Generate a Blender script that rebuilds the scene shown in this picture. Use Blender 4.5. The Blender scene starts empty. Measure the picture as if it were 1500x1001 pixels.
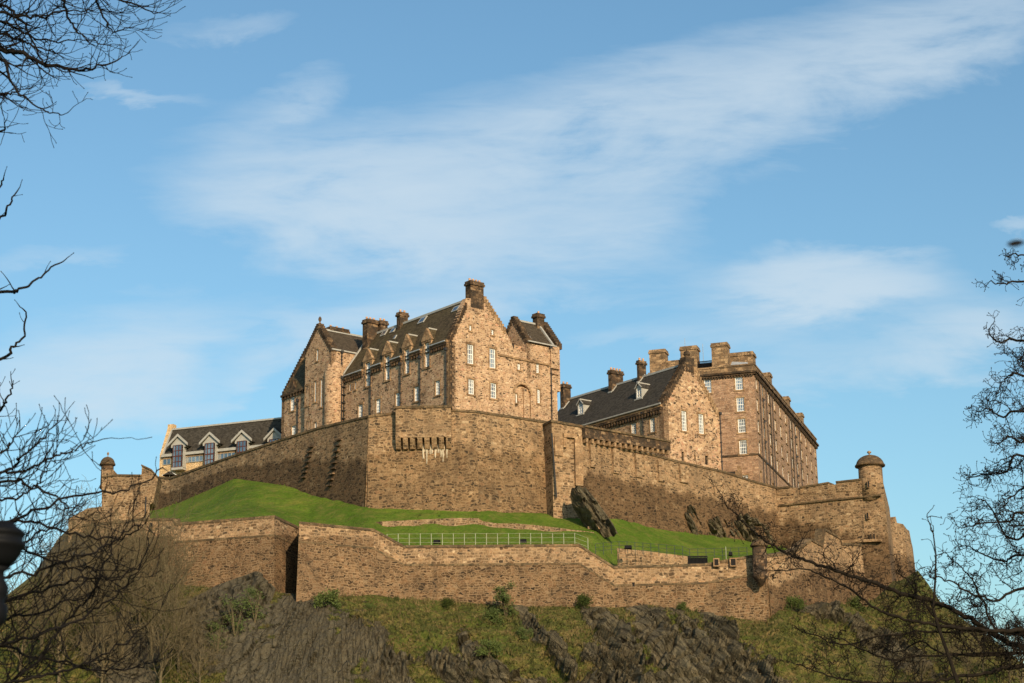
import bpy, math, random
from mathutils import Vector, Matrix, noise
random.seed(7)
R = math.radians
sc = bpy.context.scene
COL = sc.collection

# ---------------------------------------------------------------- camera
FPX = 2750.0                       # focal length in pixels of a 1500 wide frame
PITCH, ROLL = 15.3, -0.8
CAM = Vector((0, 0, 1.65))
RM = (Matrix.Rotation(R(90 + PITCH), 4, 'X') @ Matrix.Rotation(R(ROLL), 4, 'Z'))
cd = bpy.data.cameras.new('camera'); cam = bpy.data.objects.new('camera', cd); COL.objects.link(cam)
cam.matrix_world = Matrix.Translation(CAM) @ RM
cd.sensor_width = 36; cd.lens = 36 * FPX / 1500; cd.clip_end = 9000; cd.clip_start = 0.1
cd.dof.use_dof = True; cd.dof.focus_distance = 230; cd.dof.aperture_fstop = 6.3
sc.camera = cam

# ---------------------------------------------------------------- sun, sky, exposure
SUN_AZ, SUN_EL = 20.0, 22.0        # degrees to the right of "behind the camera", elevation
sd = bpy.data.lights.new('sun', 'SUN'); sd.energy = 5.0; sd.angle = R(0.5); sd.color = (1.0, 0.775, 0.52)
so = bpy.data.objects.new('sun', sd); COL.objects.link(so)
S = Vector((math.sin(R(SUN_AZ)) * math.cos(R(SUN_EL)), -math.cos(R(SUN_AZ)) * math.cos(R(SUN_EL)), math.sin(R(SUN_EL))))
so.rotation_euler = S.to_track_quat('Z', 'Y').to_euler(); so.location = (60, -60, 90)
sc.view_settings.view_transform = 'Standard'; sc.view_settings.look = 'None'
sc.view_settings.exposure = 0.0; sc.view_settings.gamma = 1

def ray(px, py):
    return (RM.to_3x3() @ Vector(((px - 750) / FPX, (500.5 - py) / FPX, -1))).normalized()
def P(px, py, Y):
    d = ray(px, py); return CAM + d * (Y / d.y)
def proj(p):
    q = RM.to_3x3().transposed() @ (Vector(p) - CAM)
    return 750 + FPX * q.x / -q.z, 500.5 - FPX * q.y / -q.z
def zat(x, y, py):                 # height at which a plumb line over (x, y) crosses picture row py
    z = 0.
    for _ in range(8):
        a = proj((x, y, z))[1]; b = proj((x, y, z + 1))[1]; z += (py - a) / (b - a)
    return z

world = bpy.data.worlds.new('World'); sc.world = world; world.use_nodes = True
def sky():
    nt = world.node_tree; N = nt.nodes; L = nt.links; N.clear()
    out = N.new('ShaderNodeOutputWorld'); bg = N.new('ShaderNodeBackground')
    st = N.new('ShaderNodeTexSky'); st.sky_type = 'NISHITA'; st.sun_disc = False
    st.sun_elevation = R(SUN_EL); st.sun_rotation = R(180 - SUN_AZ)
    st.air_density = 1.25; st.dust_density = 1.3; st.ozone_density = 2.2
    bg.inputs['Strength'].default_value = 0.125
    tc = N.new('ShaderNodeTexCoord')
    sep = N.new('ShaderNodeSeparateXYZ'); L.new(tc.outputs['Generated'], sep.inputs[0])
    def m(op, a, b=None, c=None):
        n = N.new('ShaderNodeMath'); n.operation = op
        for i, v in enumerate((a, b, c)):
            if v is None: continue
            if isinstance(v, (int, float)): n.inputs[i].default_value = v
            else: L.new(v, n.inputs[i])
        return n.outputs[0]
    # azimuth-like / elevation-like coordinates of the sky direction (gnomonic on the northern sky)
    yy = m('MAXIMUM', sep.outputs['Y'], 0.05)
    gx = m('DIVIDE', sep.outputs['X'], yy); gz = m('DIVIDE', sep.outputs['Z'], yy)
    cmb = N.new('ShaderNodeCombineXYZ'); L.new(gx, cmb.inputs[0]); L.new(gz, cmb.inputs[1])
    def nz(scale, det, rough, rot, sx, sy, dist=0.):
        mp = N.new('ShaderNodeMapping'); mp.inputs['Rotation'].default_value = (0, 0, rot); mp.inputs['Scale'].default_value = (sx, sy, 1)
        L.new(cmb.outputs[0], mp.inputs[0])
        t = N.new('ShaderNodeTexNoise'); t.inputs['Scale'].default_value = scale; t.inputs['Detail'].default_value = det
        t.inputs['Roughness'].default_value = rough; t.inputs['Distortion'].default_value = dist
        L.new(mp.outputs[0], t.inputs[0]); return t.outputs['Fac']
    fine = nz(9, 9, .62, R(-24), 1.0, 2.6, .5)
    wisp = nz(22, 8, .6, R(-24), .8, 4.0, .3)
    wob = nz(5, 4, .55, 0, 1, 1)
    def g2(px, py):
        d = ray(px, py); return d.x / d.y, d.z / d.y
    total = None
    # (centre px, py, half length, half width, tilt in picture degrees, weight) of the cirrus banks
    for (px, py, a, b, tilt, w) in [(470, 270, 230, 95, -8, .75), (640, 350, 330, 70, -6, .70), (780, 230, 420, 120, 12, .62), (1120, 110, 520, 85, 14, .72), (1350, 70, 300, 70, 22, .45), (900, 330, 160, 60, 20, .35),
                                    (1185, 410, 135, 38, 6, 1.9), (1180, 450, 170, 34, 4, .35), (1400, 490, 130, 60, 5, 1.0),
                                    (140, 530, 190, 80, 10, 1.05), (60, 590, 200, 60, -4, .5), (560, 462, 260, 34, 8, .75), (400, 530, 90, 30, 30, .6), (340, 45, 120, 34, 10, .40), (420, 140, 90, 30, 30, .45), (200, 145, 90, 18, -5, .6),
                                    (1480, 330, 60, 16, 5, .6), (60, 380, 140, 30, 0, .35), (1000, 500, 180, 30, 0, .45), (1250, 540, 200, 40, 0, .45)]:
        cx, cy = g2(px, py); c, s = math.cos(R(tilt)), math.sin(R(tilt)); k = FPX / math.cos(R(PITCH))
        dx = m('ADD', m('SUBTRACT', gx, cx), m('MULTIPLY', m('SUBTRACT', wob, .5), .10)); dz = m('ADD', m('SUBTRACT', gz, cy), m('MULTIPLY', m('SUBTRACT', fine, .5), .06))
        u = m('DIVIDE', m('ADD', m('MULTIPLY', dx, c), m('MULTIPLY', dz, s)), a / k)
        v = m('DIVIDE', m('SUBTRACT', m('MULTIPLY', dz, c), m('MULTIPLY', dx, s)), b / k)
        r2 = m('ADD', m('MULTIPLY', u, u), m('MULTIPLY', v, v))
        e = m('MULTIPLY', m('POWER', 2.718, m('MULTIPLY', r2, -1.1)), w)
        total = e if total is None else m('ADD', total, e)
    tex = m('ADD', m('MULTIPLY', fine, 2.7), m('MULTIPLY', wisp, 1.7)); tex = m('SUBTRACT', tex, 1.25)
    cl = m('MAXIMUM', m('SUBTRACT', m('MULTIPLY', total, m('MULTIPLY', tex, 1.5)), .20), 0); cl = m('MULTIPLY', m('SUBTRACT', 1, m('POWER', 2.718, m('MULTIPLY', cl, -1.1))), .76)
    rel = N.new('ShaderNodeMix'); rel.data_type = 'RGBA'
    tint = N.new('ShaderNodeMix'); tint.data_type = 'RGBA'; tint.blend_type = 'MULTIPLY'; tint.inputs[0].default_value = 1
    L.new(st.outputs[0], tint.inputs[6]); tint.inputs[7].default_value = (0.87, 1.13, 1.19, 1)
    L.new(cl, rel.inputs[0]); L.new(tint.outputs[2], rel.inputs[6]); rel.inputs[7].default_value = (5.2, 6.1, 6.8, 1)
    L.new(rel.outputs[2], bg.inputs['Color']); L.new(bg.outputs[0], out.inputs[0])
sky()

# ---------------------------------------------------------------- tagging / linking helpers
def tag(o, label=None, cat=None, group=None, kind=None):
    if label: o['label'] = label
    if cat: o['category'] = cat
    if group: o['group'] = group
    if kind: o['kind'] = kind
    return o
def empty(name, loc, label, cat, group=None):
    o = bpy.data.objects.new(name, None); COL.objects.link(o); o.location = loc
    o.empty_display_size = .5
    return tag(o, label, cat, group)

class MB:
    def __init__(s): s.v = []; s.f = []; s.m = []; s.uv = {}; s.a = {}
    def vert(s, p, a=None):
        s.v.append(Vector(p)); 
        if a is not None: s.a[len(s.v) - 1] = a
        return len(s.v) - 1
    def face(s, pts, mat=0, uv=None):
        i = [s.vert(p) for p in pts]; s.fi(i, mat, uv)
    def fi(s, i, mat=0, uv=None):
        s.f.append(tuple(i)); s.m.append(mat)
        if uv: s.uv[len(s.f) - 1] = uv
    def hexa(s, b, t, mat=0):      # two rings of four points
        n = len(b); i = [s.vert(p) for p in b]; j = [s.vert(p) for p in t]
        s.fi(i[::-1], mat); s.fi(j, mat)
        for k in range(n): s.fi((i[k], i[(k + 1) % n], j[(k + 1) % n], j[k]), mat)
    def prism(s, poly, vec, mat=0):
        vec = Vector(vec); s.hexa([Vector(p) for p in poly], [Vector(p) + vec for p in poly], mat)
    def tube(s, pts, rad, sides=5, mat=0, cap=True):
        rings = []
        n = len(pts)
        for k, p in enumerate(pts):
            d = (Vector(pts[min(k + 1, n - 1)]) - Vector(pts[max(k - 1, 0)]))
            d = d.normalized() if d.length > 1e-9 else Vector((0, 0, 1))
            u = d.orthogonal().normalized() if k == 0 else (u - d * u.dot(d)).normalized()
            w = d.cross(u); r = rad[k] if isinstance(rad, (list, tuple)) else rad
            rings.append([s.vert(Vector(p) + (u * math.cos(2 * math.pi * q / sides) + w * math.sin(2 * math.pi * q / sides)) * r) for q in range(sides)])
        for k in range(n - 1):
            for q in range(sides):
                q2 = (q + 1) % sides
                s.fi((rings[k][q], rings[k][q2], rings[k + 1][q2], rings[k + 1][q]), mat)
        if cap: s.fi(rings[0][::-1], mat); s.fi(rings[-1], mat)
    def lathe(s, c, prof, seg=20, mat=0, wob=0):
        c = Vector(c); rings = []
        for r, z in prof:
            rings.append([s.vert(c + Vector((math.cos(2 * math.pi * q / seg) * r, math.sin(2 * math.pi * q / seg) * r, z))) for q in range(seg)])
        for k in range(len(prof) - 1):
            for q in range(seg):
                q2 = (q + 1) % seg; r = max(prof[k][0], prof[k + 1][0])
                u0 = 2 * math.pi * r * q / seg; u1 = 2 * math.pi * r * (q + 1) / seg
                z0 = c.z + prof[k][1]; z1 = c.z + prof[k + 1][1]
                if abs(z1 - z0) < .05: z1 = z0 + abs(prof[k][0] - prof[k + 1][0])
                s.fi((rings[k][q], rings[k][q2], rings[k + 1][q2], rings[k + 1][q]), mat, [(u0, z0), (u1, z0), (u1, z1), (u0, z1)])
        s.fi(rings[0][::-1], mat); s.fi(rings[-1], mat)
    def build(s, name, mats, parent=None, smooth=False):
        me = bpy.data.meshes.new(name); me.from_pydata([tuple(v) for v in s.v], [], s.f)
        if not isinstance(mats, (list, tuple)): mats = [mats]
        for m in mats: me.materials.append(m)
        me.polygons.foreach_set('material_index', s.m)
        if smooth: me.polygons.foreach_set('use_smooth', [True] * len(me.polygons))
        uvl = me.uv_layers.new(name='UVMap').data
        Z = Vector((0, 0, 1))
        for pi, p in enumerate(me.polygons):
            if pi in s.uv:
                for li, uv in zip(p.loop_indices, s.uv[pi]): uvl[li].uv = uv
                continue
            n = p.normal
            if abs(n.z) > .97: t = Vector((1, 0, 0)); b = Vector((0, 1, 0))
            else:
                t = Z.cross(n).normalized(); 
                if t.x < 0: t = -t
                b = n.cross(t); 
                if b.z < 0: b = -b
            for li in p.loop_indices:
                co = me.vertices[me.loops[li].vertex_index].co
                uvl[li].uv = (co.dot(t), co.dot(b))
        if 1:
            at = me.attributes.new('hh', 'FLOAT', 'POINT')
            at.data.foreach_set('value', [s.a.get(i, .97) for i in range(len(s.v))])
        me.validate()
        o = bpy.data.objects.new(name, me); COL.objects.link(o)
        if parent:
            o.parent = parent; o.matrix_parent_inverse = Matrix.Translation(-world_loc(parent))
        return o
def world_loc(o):
    v = Vector(o.location)
    while o.parent:
        v = v + o.matrix_parent_inverse.translation + Vector(o.parent.location); o = o.parent
    return v

class Plane:                       # a vertical plane through p0 running along azimuth az
    def __init__(s, p0, az):
        s.p0 = Vector((p0[0], p0[1], 0)); s.T = Vector((math.sin(R(az)), math.cos(R(az)), 0))
        s.N = Vector((s.T.y, -s.T.x, 0))
        if s.N.dot(-s.p0) < 0: s.N = -s.N
        s.az = az
    def hit(s, px, py):
        d = ray(px, py); k = (s.p0 - CAM).dot(s.N) / d.dot(s.N); q = CAM + d * k
        return (q - s.p0).dot(s.T), q.z
    def pt(s, t, z, o=0): return Vector((s.p0.x, s.p0.y, 0)) + s.T * t + s.N * o + Vector((0, 0, z))
    def off(s, o): return Plane(s.pt(0, 0, o), s.az)
    def rect(s, x0, x1, y0, y1):   # picture box -> (t0,t1,z0,z1)
        xm, ym = (x0 + x1) / 2, (y0 + y1) / 2
        t0 = s.hit(x0, ym)[0]; t1 = s.hit(x1, ym)[0]; z1 = s.hit(xm, y0)[1]; z0 = s.hit(xm, y1)[1]
        return (min(t0, t1), max(t0, t1), min(z0, z1), max(z0, z1))
    def box(s, mb, t0, t1, z0, z1, o0, o1, mat=0):
        mb.hexa([s.pt(t0, z0, o0), s.pt(t1, z0, o0), s.pt(t1, z0, o1), s.pt(t0, z0, o1)],
                [s.pt(t0, z1, o0), s.pt(t1, z1, o0), s.pt(t1, z1, o1), s.pt(t0, z1, o1)], mat)

def clip(poly, x0, x1, y0, y1):
    for ax, lim, sg in ((0, x0, 1), (0, x1, -1), (1, y0, 1), (1, y1, -1)):
        out = []; n = len(poly)
        for i in range(n):
            a, b = poly[i], poly[(i + 1) % n]
            ia = (a[ax] - lim) * sg >= -1e-9; ib = (b[ax] - lim) * sg >= -1e-9
            if ia: out.append(a)
            if ia != ib:
                k = (lim - a[ax]) / (b[ax] - a[ax]); out.append((a[0] + (b[0] - a[0]) * k, a[1] + (b[1] - a[1]) * k))
        poly = out
        if len(poly) < 3: return []
    return poly
def facade(mb, pl, outer, holes=(), thick=.8, reveal=.3, mat=0, o=0):
    xs = sorted(set([min(p[0] for p in outer), max(p[0] for p in outer)] + [h[0] for h in holes] + [h[1] for h in holes]))
    zs = sorted(set([min(p[1] for p in outer), max(p[1] for p in outer)] + [h[2] for h in holes] + [h[3] for h in holes]))
    for i in range(len(xs) - 1):
        for j in range(len(zs) - 1):
            cx, cz = (xs[i] + xs[i + 1]) / 2, (zs[j] + zs[j + 1]) / 2
            if any(h[0] < cx < h[1] and h[2] < cz < h[3] for h in holes): continue
            q = clip(list(outer), xs[i], xs[i + 1], zs[j], zs[j + 1])
            if q: mb.face([pl.pt(a, b, o) for a, b in q], mat)
    for (a, b, c, d) in holes:
        def cut(x, c=c, d=d):        # a side shared with a neighbouring opening starts above that opening
            lo = c
            for h in holes:
                if (abs(h[0] - x) < 1e-6 or abs(h[1] - x) < 1e-6) and (h[0], h[1]) != (a, b) and h[2] <= c + .02: lo = max(lo, min(d, h[3]))
            return lo
        ca, cb = cut(a), cut(b)
        for (p, q) in (((a, c), (b, c)), ((b, cb), (b, d)), ((b, d), (a, d)), ((a, d), (a, ca))):
            if p == q: continue
            mb.face([pl.pt(*p, o), pl.pt(*q, o), pl.pt(*q, o - reveal), pl.pt(*p, o - reveal)], mat)
    n = len(outer)
    for i in range(n):
        p, q = outer[i], outer[(i + 1) % n]
        mb.face([pl.pt(*p, o), pl.pt(*q, o), pl.pt(*q, o - thick), pl.pt(*p, o - thick)], mat)
    mb.face([pl.pt(a, b, o - thick) for a, b in outer], mat)

# ---------------------------------------------------------------- materials
def lin(c):
    return tuple(((x / 255) / 12.92 if x / 255 <= .04045 else ((x / 255 + .055) / 1.055) ** 2.4) for x in c) + (1,)
class NT:
    def __init__(s, name):
        s.m = bpy.data.materials.new(name); s.m.use_nodes = True; s.t = s.m.node_tree; s.N = s.t.nodes; s.L = s.t.links
        s.b = s.N['Principled BSDF']
    def n(s, typ, ins={}, **kw):
        x = s.N.new(typ)
        for k, v in kw.items(): setattr(x, k, v)
        for k, v in ins.items():
            if isinstance(v, bpy.types.NodeSocket): s.L.new(v, x.inputs[k])
            else: x.inputs[k].default_value = v
        return x
    def math(s, op, a, b=0.): return s.n('ShaderNodeMath', {0: a, 1: b}, operation=op).outputs[0]
    def mix(s, f, a, b, bt='MIX'): return s.n('ShaderNodeMix', {0: f, 6: a, 7: b}, data_type='RGBA', blend_type=bt).outputs[2]
    def noise(s, vec, scale, detail=4., rough=.55, dist=0.): return s.n('ShaderNodeTexNoise', {'Vector': vec, 'Scale': scale, 'Detail': detail, 'Roughness': rough, 'Distortion': dist}).outputs['Fac']
    def ramp(s, f, stops, interp='LINEAR'):
        r = s.n('ShaderNodeValToRGB', {0: f}); e = r.color_ramp.elements; r.color_ramp.interpolation = interp
        while len(e) < len(stops): e.new(.5)
        for i, (p, c) in enumerate(stops):
            e[i].position = p; e[i].color = c if len(c) == 4 else tuple(c) + (1,)
        return r.outputs[0]
    def map(s, vec, sc=(1, 1, 1), rot=(0, 0, 0)): return s.n('ShaderNodeMapping', {'Vector': vec, 'Scale': sc, 'Rotation': rot}).outputs[0]
    def fin(s, col, rough=.85, bump=None, bs=.4, bd=.05, spec=.3):
        if isinstance(col, bpy.types.NodeSocket): s.L.new(col, s.b.inputs['Base Color'])
        else: s.b.inputs['Base Color'].default_value = col
        if isinstance(rough, bpy.types.NodeSocket): s.L.new(rough, s.b.inputs['Roughness'])
        else: s.b.inputs['Roughness'].default_value = rough
        s.b.inputs['Specular IOR Level'].default_value = spec
        if bump is not None:
            bn = s.n('ShaderNodeBump', {'Height': bump, 'Strength': bs, 'Distance': bd}); s.L.new(bn.outputs[0], s.b.inputs['Normal'])
        return s.m

def masonry(name, stops, mortar, bw=.62, rh=.27, msize=.035, distort=.12, stain=None, stain_lv=.6, stain_w=.12, soot=.25, rub=.45, sootcol=(.045, .036, .028, 1), patch=1., roughmort=.8, hue=.35):
    t = NT(name); uv = t.n('ShaderNodeUVMap').outputs[0]
    wv = t.n('ShaderNodeTexNoise', {'Vector': uv, 'Scale': 1.1, 'Detail': 3.}).outputs['Color']
    off = t.n('ShaderNodeVectorMath', {0: wv, 1: (.5, .5, .5)}, operation='SUBTRACT').outputs[0]
    off = t.n('ShaderNodeVectorMath', {0: off, 3: distort * 4}, operation='SCALE').outputs[0]
    v = t.n('ShaderNodeVectorMath', {0: uv, 1: off}, operation='ADD').outputs[0]
    def brick(w, h, ms, o):
        b = t.n('ShaderNodeTexBrick', {'Vector': t.n('ShaderNodeVectorMath', {0: v, 1: (o, o * .37, 0)}, operation='ADD').outputs[0], 'Color1': (0, 0, 0, 1), 'Color2': (1, 1, 1, 1), 'Mortar': (.5, .5, .5, 1), 'Scale': 1., 'Mortar Size': ms, 'Mortar Smooth': .3, 'Bias': 0., 'Brick Width': w, 'Row Height': h})
        b.offset = .5; b.squash = .7; b.squash_frequency = 3
        return b.outputs['Color'], b.outputs['Fac']
    c1, f1 = brick(bw, rh, msize, 0); soot = min(.8, soot * 1.45)
    vv = t.map(v, (1 / (bw * .8), 1 / (rh * 1.02), 1)); va = t.n('ShaderNodeTexVoronoi', {'Vector': vv, 'Scale': 1.}, voronoi_dimensions='2D'); vd = t.n('ShaderNodeTexVoronoi', {'Vector': vv, 'Scale': 1.}, voronoi_dimensions='2D', feature='DISTANCE_TO_EDGE')
    c2 = t.n('ShaderNodeSeparateColor', {0: va.outputs['Color']}).outputs[0]; f2 = t.ramp(vd.outputs['Distance'], [(.03, (1, 1, 1)), (.13, (0, 0, 0))]); th = .5 + (.5 - rub) * .5
    sel = t.ramp(t.noise(uv, .9, 3.), [(th - .03, (0, 0, 0)), (th + .03, (1, 1, 1))])
    rnd = t.mix(sel, c1, c2); mor = t.mix(sel, f1, f2)
    col = t.ramp(rnd, stops)
    n1 = t.noise(uv, .22, 6., .6); n2 = t.noise(uv, 4.6, 5., .7); n3 = t.noise(t.map(uv, (1.2, .18, 1)), .8, 5., .6)
    n4 = t.noise(uv, 1.3, 5., .65, .3); n5 = t.noise(uv, .55, 4., .6)
    col = t.mix(.9, col, t.ramp(n2, [(.32, (.42, .40, .38)), (.5, (.95, .95, .95)), (.68, (1.5, 1.45, 1.4))]), 'MULTIPLY')
    col = t.mix(t.math('MULTIPLY', t.ramp(n4, [(.44, (0, 0, 0)), (.64, (1, 1, 1))]), .55 * hue), col, (.50, .27, .12, 1), 'MIX')
    col = t.mix(t.math('MULTIPLY', t.ramp(n5, [(.50, (0, 0, 0)), (.62, (1, 1, 1))]), .5), col, (.55, .53, .50, 1), 'MULTIPLY')
    mm = t.math('MULTIPLY', mor, roughmort)
    col = t.mix(mm, col, mortar)
    # weather streaks and blotches
    col = t.mix(t.math('MULTIPLY', t.ramp(n1, [(.42, (0, 0, 0)), (.72, (1, 1, 1))]), soot * patch), col, sootcol)
    col = t.mix(t.math('MULTIPLY', t.ramp(n3, [(.50, (0, 0, 0)), (.75, (1, 1, 1))]), soot), col, sootcol)
    if stain:
        at = t.n('ShaderNodeAttribute', attribute_name='hh').outputs['Fac']
        e = t.math('ADD', at, t.math('MULTIPLY', t.math('SUBTRACT', t.noise(t.map(uv, (.5, .22, 1)), .9, 5., .6), .5), stain_w * 4))
        f = t.ramp(e, [(max(0, stain_lv - .04), (1, 1, 1)), (min(1, stain_lv + .04), (0, 0, 0))])
        col = t.mix(t.math('MULTIPLY', f, stain[4]), col, stain[:3] + (1,), 'MULTIPLY')
    col = t.mix(1., col, (1.11, 1.06, .99, 1), 'MULTIPLY')
    h = t.math('ADD', t.math('MULTIPLY', t.math('SUBTRACT', 1., mor), .6), t.math('MULTIPLY', n2, .9))
    h = t.math('ADD', h, t.math('MULTIPLY', rnd, .45))
    return t.fin(col, .92, h, .55, .07, .15)

def dk(st, k): return [(p, tuple(x * k for x in c)) for p, c in st]
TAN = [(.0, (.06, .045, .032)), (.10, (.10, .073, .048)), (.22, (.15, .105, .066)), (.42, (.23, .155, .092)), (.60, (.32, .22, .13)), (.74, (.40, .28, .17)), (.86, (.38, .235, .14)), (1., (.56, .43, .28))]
PNK = [(.0, (.045, .033, .025)), (.09, (.09, .063, .044)), (.19, (.22, .14, .09)), (.40, (.34, .215, .135)), (.6, (.45, .30, .19)), (.74, (.54, .39, .25)), (.86, (.42, .23, .155)), (1., (.64, .51, .36))]
BRN = [(.0, (.05, .036, .025)), (.12, (.08, .055, .037)), (.30, (.15, .10, .065)), (.5, (.22, .148, .09)), (.72, (.27, .185, .115)), (.88, (.21, .135, .09)), (1., (.38, .28, .18))]
M = {}
M['hosp'] = masonry('rubble_pink', dk(PNK, .98), (.50, .37, .255, 1), .50, .25, .05, .14, soot=.16, hue=.4, rub=.5)
M['hospside'] = M['hosp']
M['range'] = masonry('rubble_range', dk(PNK, .96), (.50, .37, .255, 1), .56, .28, .06, .2, soot=.18, hue=.4, rub=.75)
M['barr'] = masonry('squared_barracks', [(.0, (.19, .12, .085)), (.3, (.28, .18, .125)), (.7, (.36, .235, .165)), (1., (.43, .30, .21))], (.30, .22, .155, 1), .95, .30, .03, .05, soot=.13)
M['dress'] = masonry('dressed_stone', [(.0, (.20, .13, .075)), (.5, (.34, .225, .13)), (1., (.44, .31, .19))], (.25, .17, .11, 1), .8, .4, .02, .03, soot=.3)
M['sooty'] = masonry('sooty_ashlar', [(.0, (.022, .018, .015)), (.35, (.040, .031, .024)), (.62, (.075, .055, .038)), (.86, (.16, .11, .07)), (1., (.30, .21, .13))], (.05, .038, .03, 1), .9, .38, .03, .03, soot=.45)  # soot-dark ashlar; on the tooth stones this dark stands for shade
M['ashsooty'] = masonry('banded_ashlar', [(.0, (.10, .075, .05)), (.35, (.19, .135, .085)), (.6, (.30, .21, .13)), (1., (.42, .30, .18))], (.14, .10, .07, 1), 1.1, .42, .03, .03, soot=.22)
DS = (.40, .375, .35, 1, .9)
M['rampU'] = masonry('rampart_upper', dk(TAN, .76), (.36, .25, .15, 1), .72, .33, .055, .2, stain=DS, stain_lv=.56, soot=.30)
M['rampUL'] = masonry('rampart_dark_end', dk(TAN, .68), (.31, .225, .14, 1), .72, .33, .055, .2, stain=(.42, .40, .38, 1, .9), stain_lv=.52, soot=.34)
M['rampB'] = masonry('rampart_bastion', dk(TAN, .76), (.37, .26, .155, 1), .72, .33, .055, .2, stain=(.66, .63, .58, 1, .8), stain_lv=.62, soot=.34)
M['rampLow'] = masonry('rampart_lower', dk(TAN, .58), (.34, .25, .16, 1), .62, .27, .05, .16, stain=(.72, .67, .62, 1, .8), stain_lv=.9, soot=.30, rub=.5)
M['parapet'] = masonry('parapet_orange', dk(TAN, .80), (.34, .24, .15, 1), .7, .32, .05, .12, soot=.14)
M['cope'] = masonry('coping_stone', [(.0, (.07, .055, .035)), (.5, (.12, .09, .055)), (1., (.20, .15, .09))], (.06, .05, .03, 1), 1.4, .5, .02, .03, soot=.3)
M['cream'] = masonry('cream_ashlar', [(.0, (.46, .33, .18)), (.5, (.56, .41, .24)), (1., (.62, .47, .29))], (.42, .31, .18, 1), .9, .3, .015, .0, soot=.05)
def simple(name, col, rough=.6, var=.25, scale=2., spec=.3, metal=0.):
    t = NT(name); c = t.n('ShaderNodeTexCoord').outputs['Object']
    n = t.noise(c, scale, 5.); dark = tuple(x * (1 - var) for x in col[:3]) + (1,); li = tuple(min(1, x * (1 + var)) for x in col[:3]) + (1,)
    t.b.inputs['Metallic'].default_value = metal
    return t.fin(t.ramp(n, [(.3, dark), (.7, li)]), rough, n, .1, .02, spec)
M['white'] = simple('white_paint', (.80, .79, .75), .45, .06)
M['lead'] = simple('lead_flashing', (.33, .34, .35), .5, .25)
M['leadl'] = simple('pale_zinc', (.36, .345, .31), .5, .12)
M['iron'] = simple('black_iron', (.005, .005, .006), .6, .3, 2., .12)
M['pipe'] = simple('drainpipe_paint', (.035, .032, .03), .5, .3)
M['pot'] = simple('terracotta', (.55, .33, .20), .8, .2)
M['dark'] = simple('dark_void', (.012, .010, .009), .9, .2)  # near-black colour that stands for the shade inside holes
M['dome'] = masonry('dome_stone', [(.0, (.06, .045, .03)), (.5, (.11, .08, .05)), (1., (.17, .125, .08))], (.05, .04, .03, 1), .7, .3, .03, .03, soot=.3)
M['green'] = simple('pale_green_paint', (.30, .31, .20), .5, .15)
M['greyf'] = simple('dark_green_paint', (.045, .055, .045), .5, .15)
M['red'] = simple('red_frame', (.10, .035, .028), .5, .15)
M['lime'] = simple('lime_wash_streak', (.46, .38, .27), .9, .25, 1.)
def glass(name, col, rough, spec):
    t = NT(name); c = t.n('ShaderNodeTexCoord').outputs['Object']
    n = t.noise(c, .9, 2.)
    t.b.inputs['IOR'].default_value = 2.2
    return t.fin(t.ramp(n, [(.35, tuple(x * .55 for x in col) + (1,)), (.65, tuple(x * 1.3 for x in col) + (1,))]), rough, n, .05, .02, spec)
M['glass'] = glass('sash_glass', (.05, .07, .095), .06, .8)
M['blind'] = glass('blind_behind_glass', (.20, .20, .19), .15, .5); M['glass2'] = glass('sash_glass_pale', (.12, .15, .18), .08, .8); M['glass3'] = glass('sash_glass_black', (.02, .025, .03), .05, .8)
GR = random.Random(4)
def slate(name, base, var=.3, brown=(.10, .08, .05, 1)):
    t = NT(name); uv = t.n('ShaderNodeUVMap').outputs[0]
    b = t.n('ShaderNodeTexBrick', {'Vector': uv, 'Color1': (0, 0, 0, 1), 'Color2': (1, 1, 1, 1), 'Mortar': (0, 0, 0, 1), 'Scale': 1., 'Mortar Size': .014, 'Brick Width': .34, 'Row Height': .24})
    n = t.noise(t.map(uv, (1, .25, 1)), .8, 6., .6); n2 = t.noise(uv, .3, 4.)
    lo = tuple(x * (1 - var * 1.5) for x in base) + (1,); hi = tuple(x * (1 + var * 1.6) for x in base) + (1,)
    col = t.ramp(b.outputs['Color'], [(0, lo), (1, hi)])
    col = t.mix(t.math('MULTIPLY', t.ramp(n, [(.4, (0, 0, 0)), (.7, (1, 1, 1))]), .5), col, brown)
    col = t.mix(t.math('MULTIPLY', n2, .3), col, lo)
    return t.fin(col, .88, b.outputs['Color'], .5, .02, .12)
M['slate'] = slate('slate_mossy', (.078, .058, .034), .32, (.10, .082, .036, 1))
M['slate2'] = slate('slate_grey', (.070, .054, .038), .28, (.075, .058, .038, 1))
M['slate3'] = slate('slate_dark', (.054, .047, .038), .3, (.066, .056, .040, 1))

def lawn():
    t = NT('lawn'); c = t.n('ShaderNodeTexCoord').outputs['Object']
    n = t.noise(c, .16, 6., .62, .4); n2 = t.noise(c, 2.6, 7., .75); n3 = t.noise(t.map(c, (1, 1, 3)), .55, 5., .6)
    col = t.ramp(n, [(.28, (.066, .115, .011)), (.45, (.088, .146, .014)), (.58, (.120, .175, .020)), (.72, (.20, .205, .034))])
    col = t.mix(t.math('MULTIPLY', t.ramp(n3, [(.5, (0, 0, 0)), (.8, (1, 1, 1))]), .5), col, (.12, .12, .030, 1))
    n6 = t.noise(c, .8, 6., .7, .5); col = t.mix(t.ramp(n2, [(.35, (.6, .6, .6)), (.6, (0, 0, 0))]), col, (.040, .072, .009, 1)); col = t.mix(t.math('MULTIPLY', t.ramp(n6, [(.48, (0, 0, 0)), (.66, (1, 1, 1))]), .60), col, (.17, .15, .04, 1))
    return t.fin(col, .95, n2, .9, .22, .1)
M['lawn'] = lawn()
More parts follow.
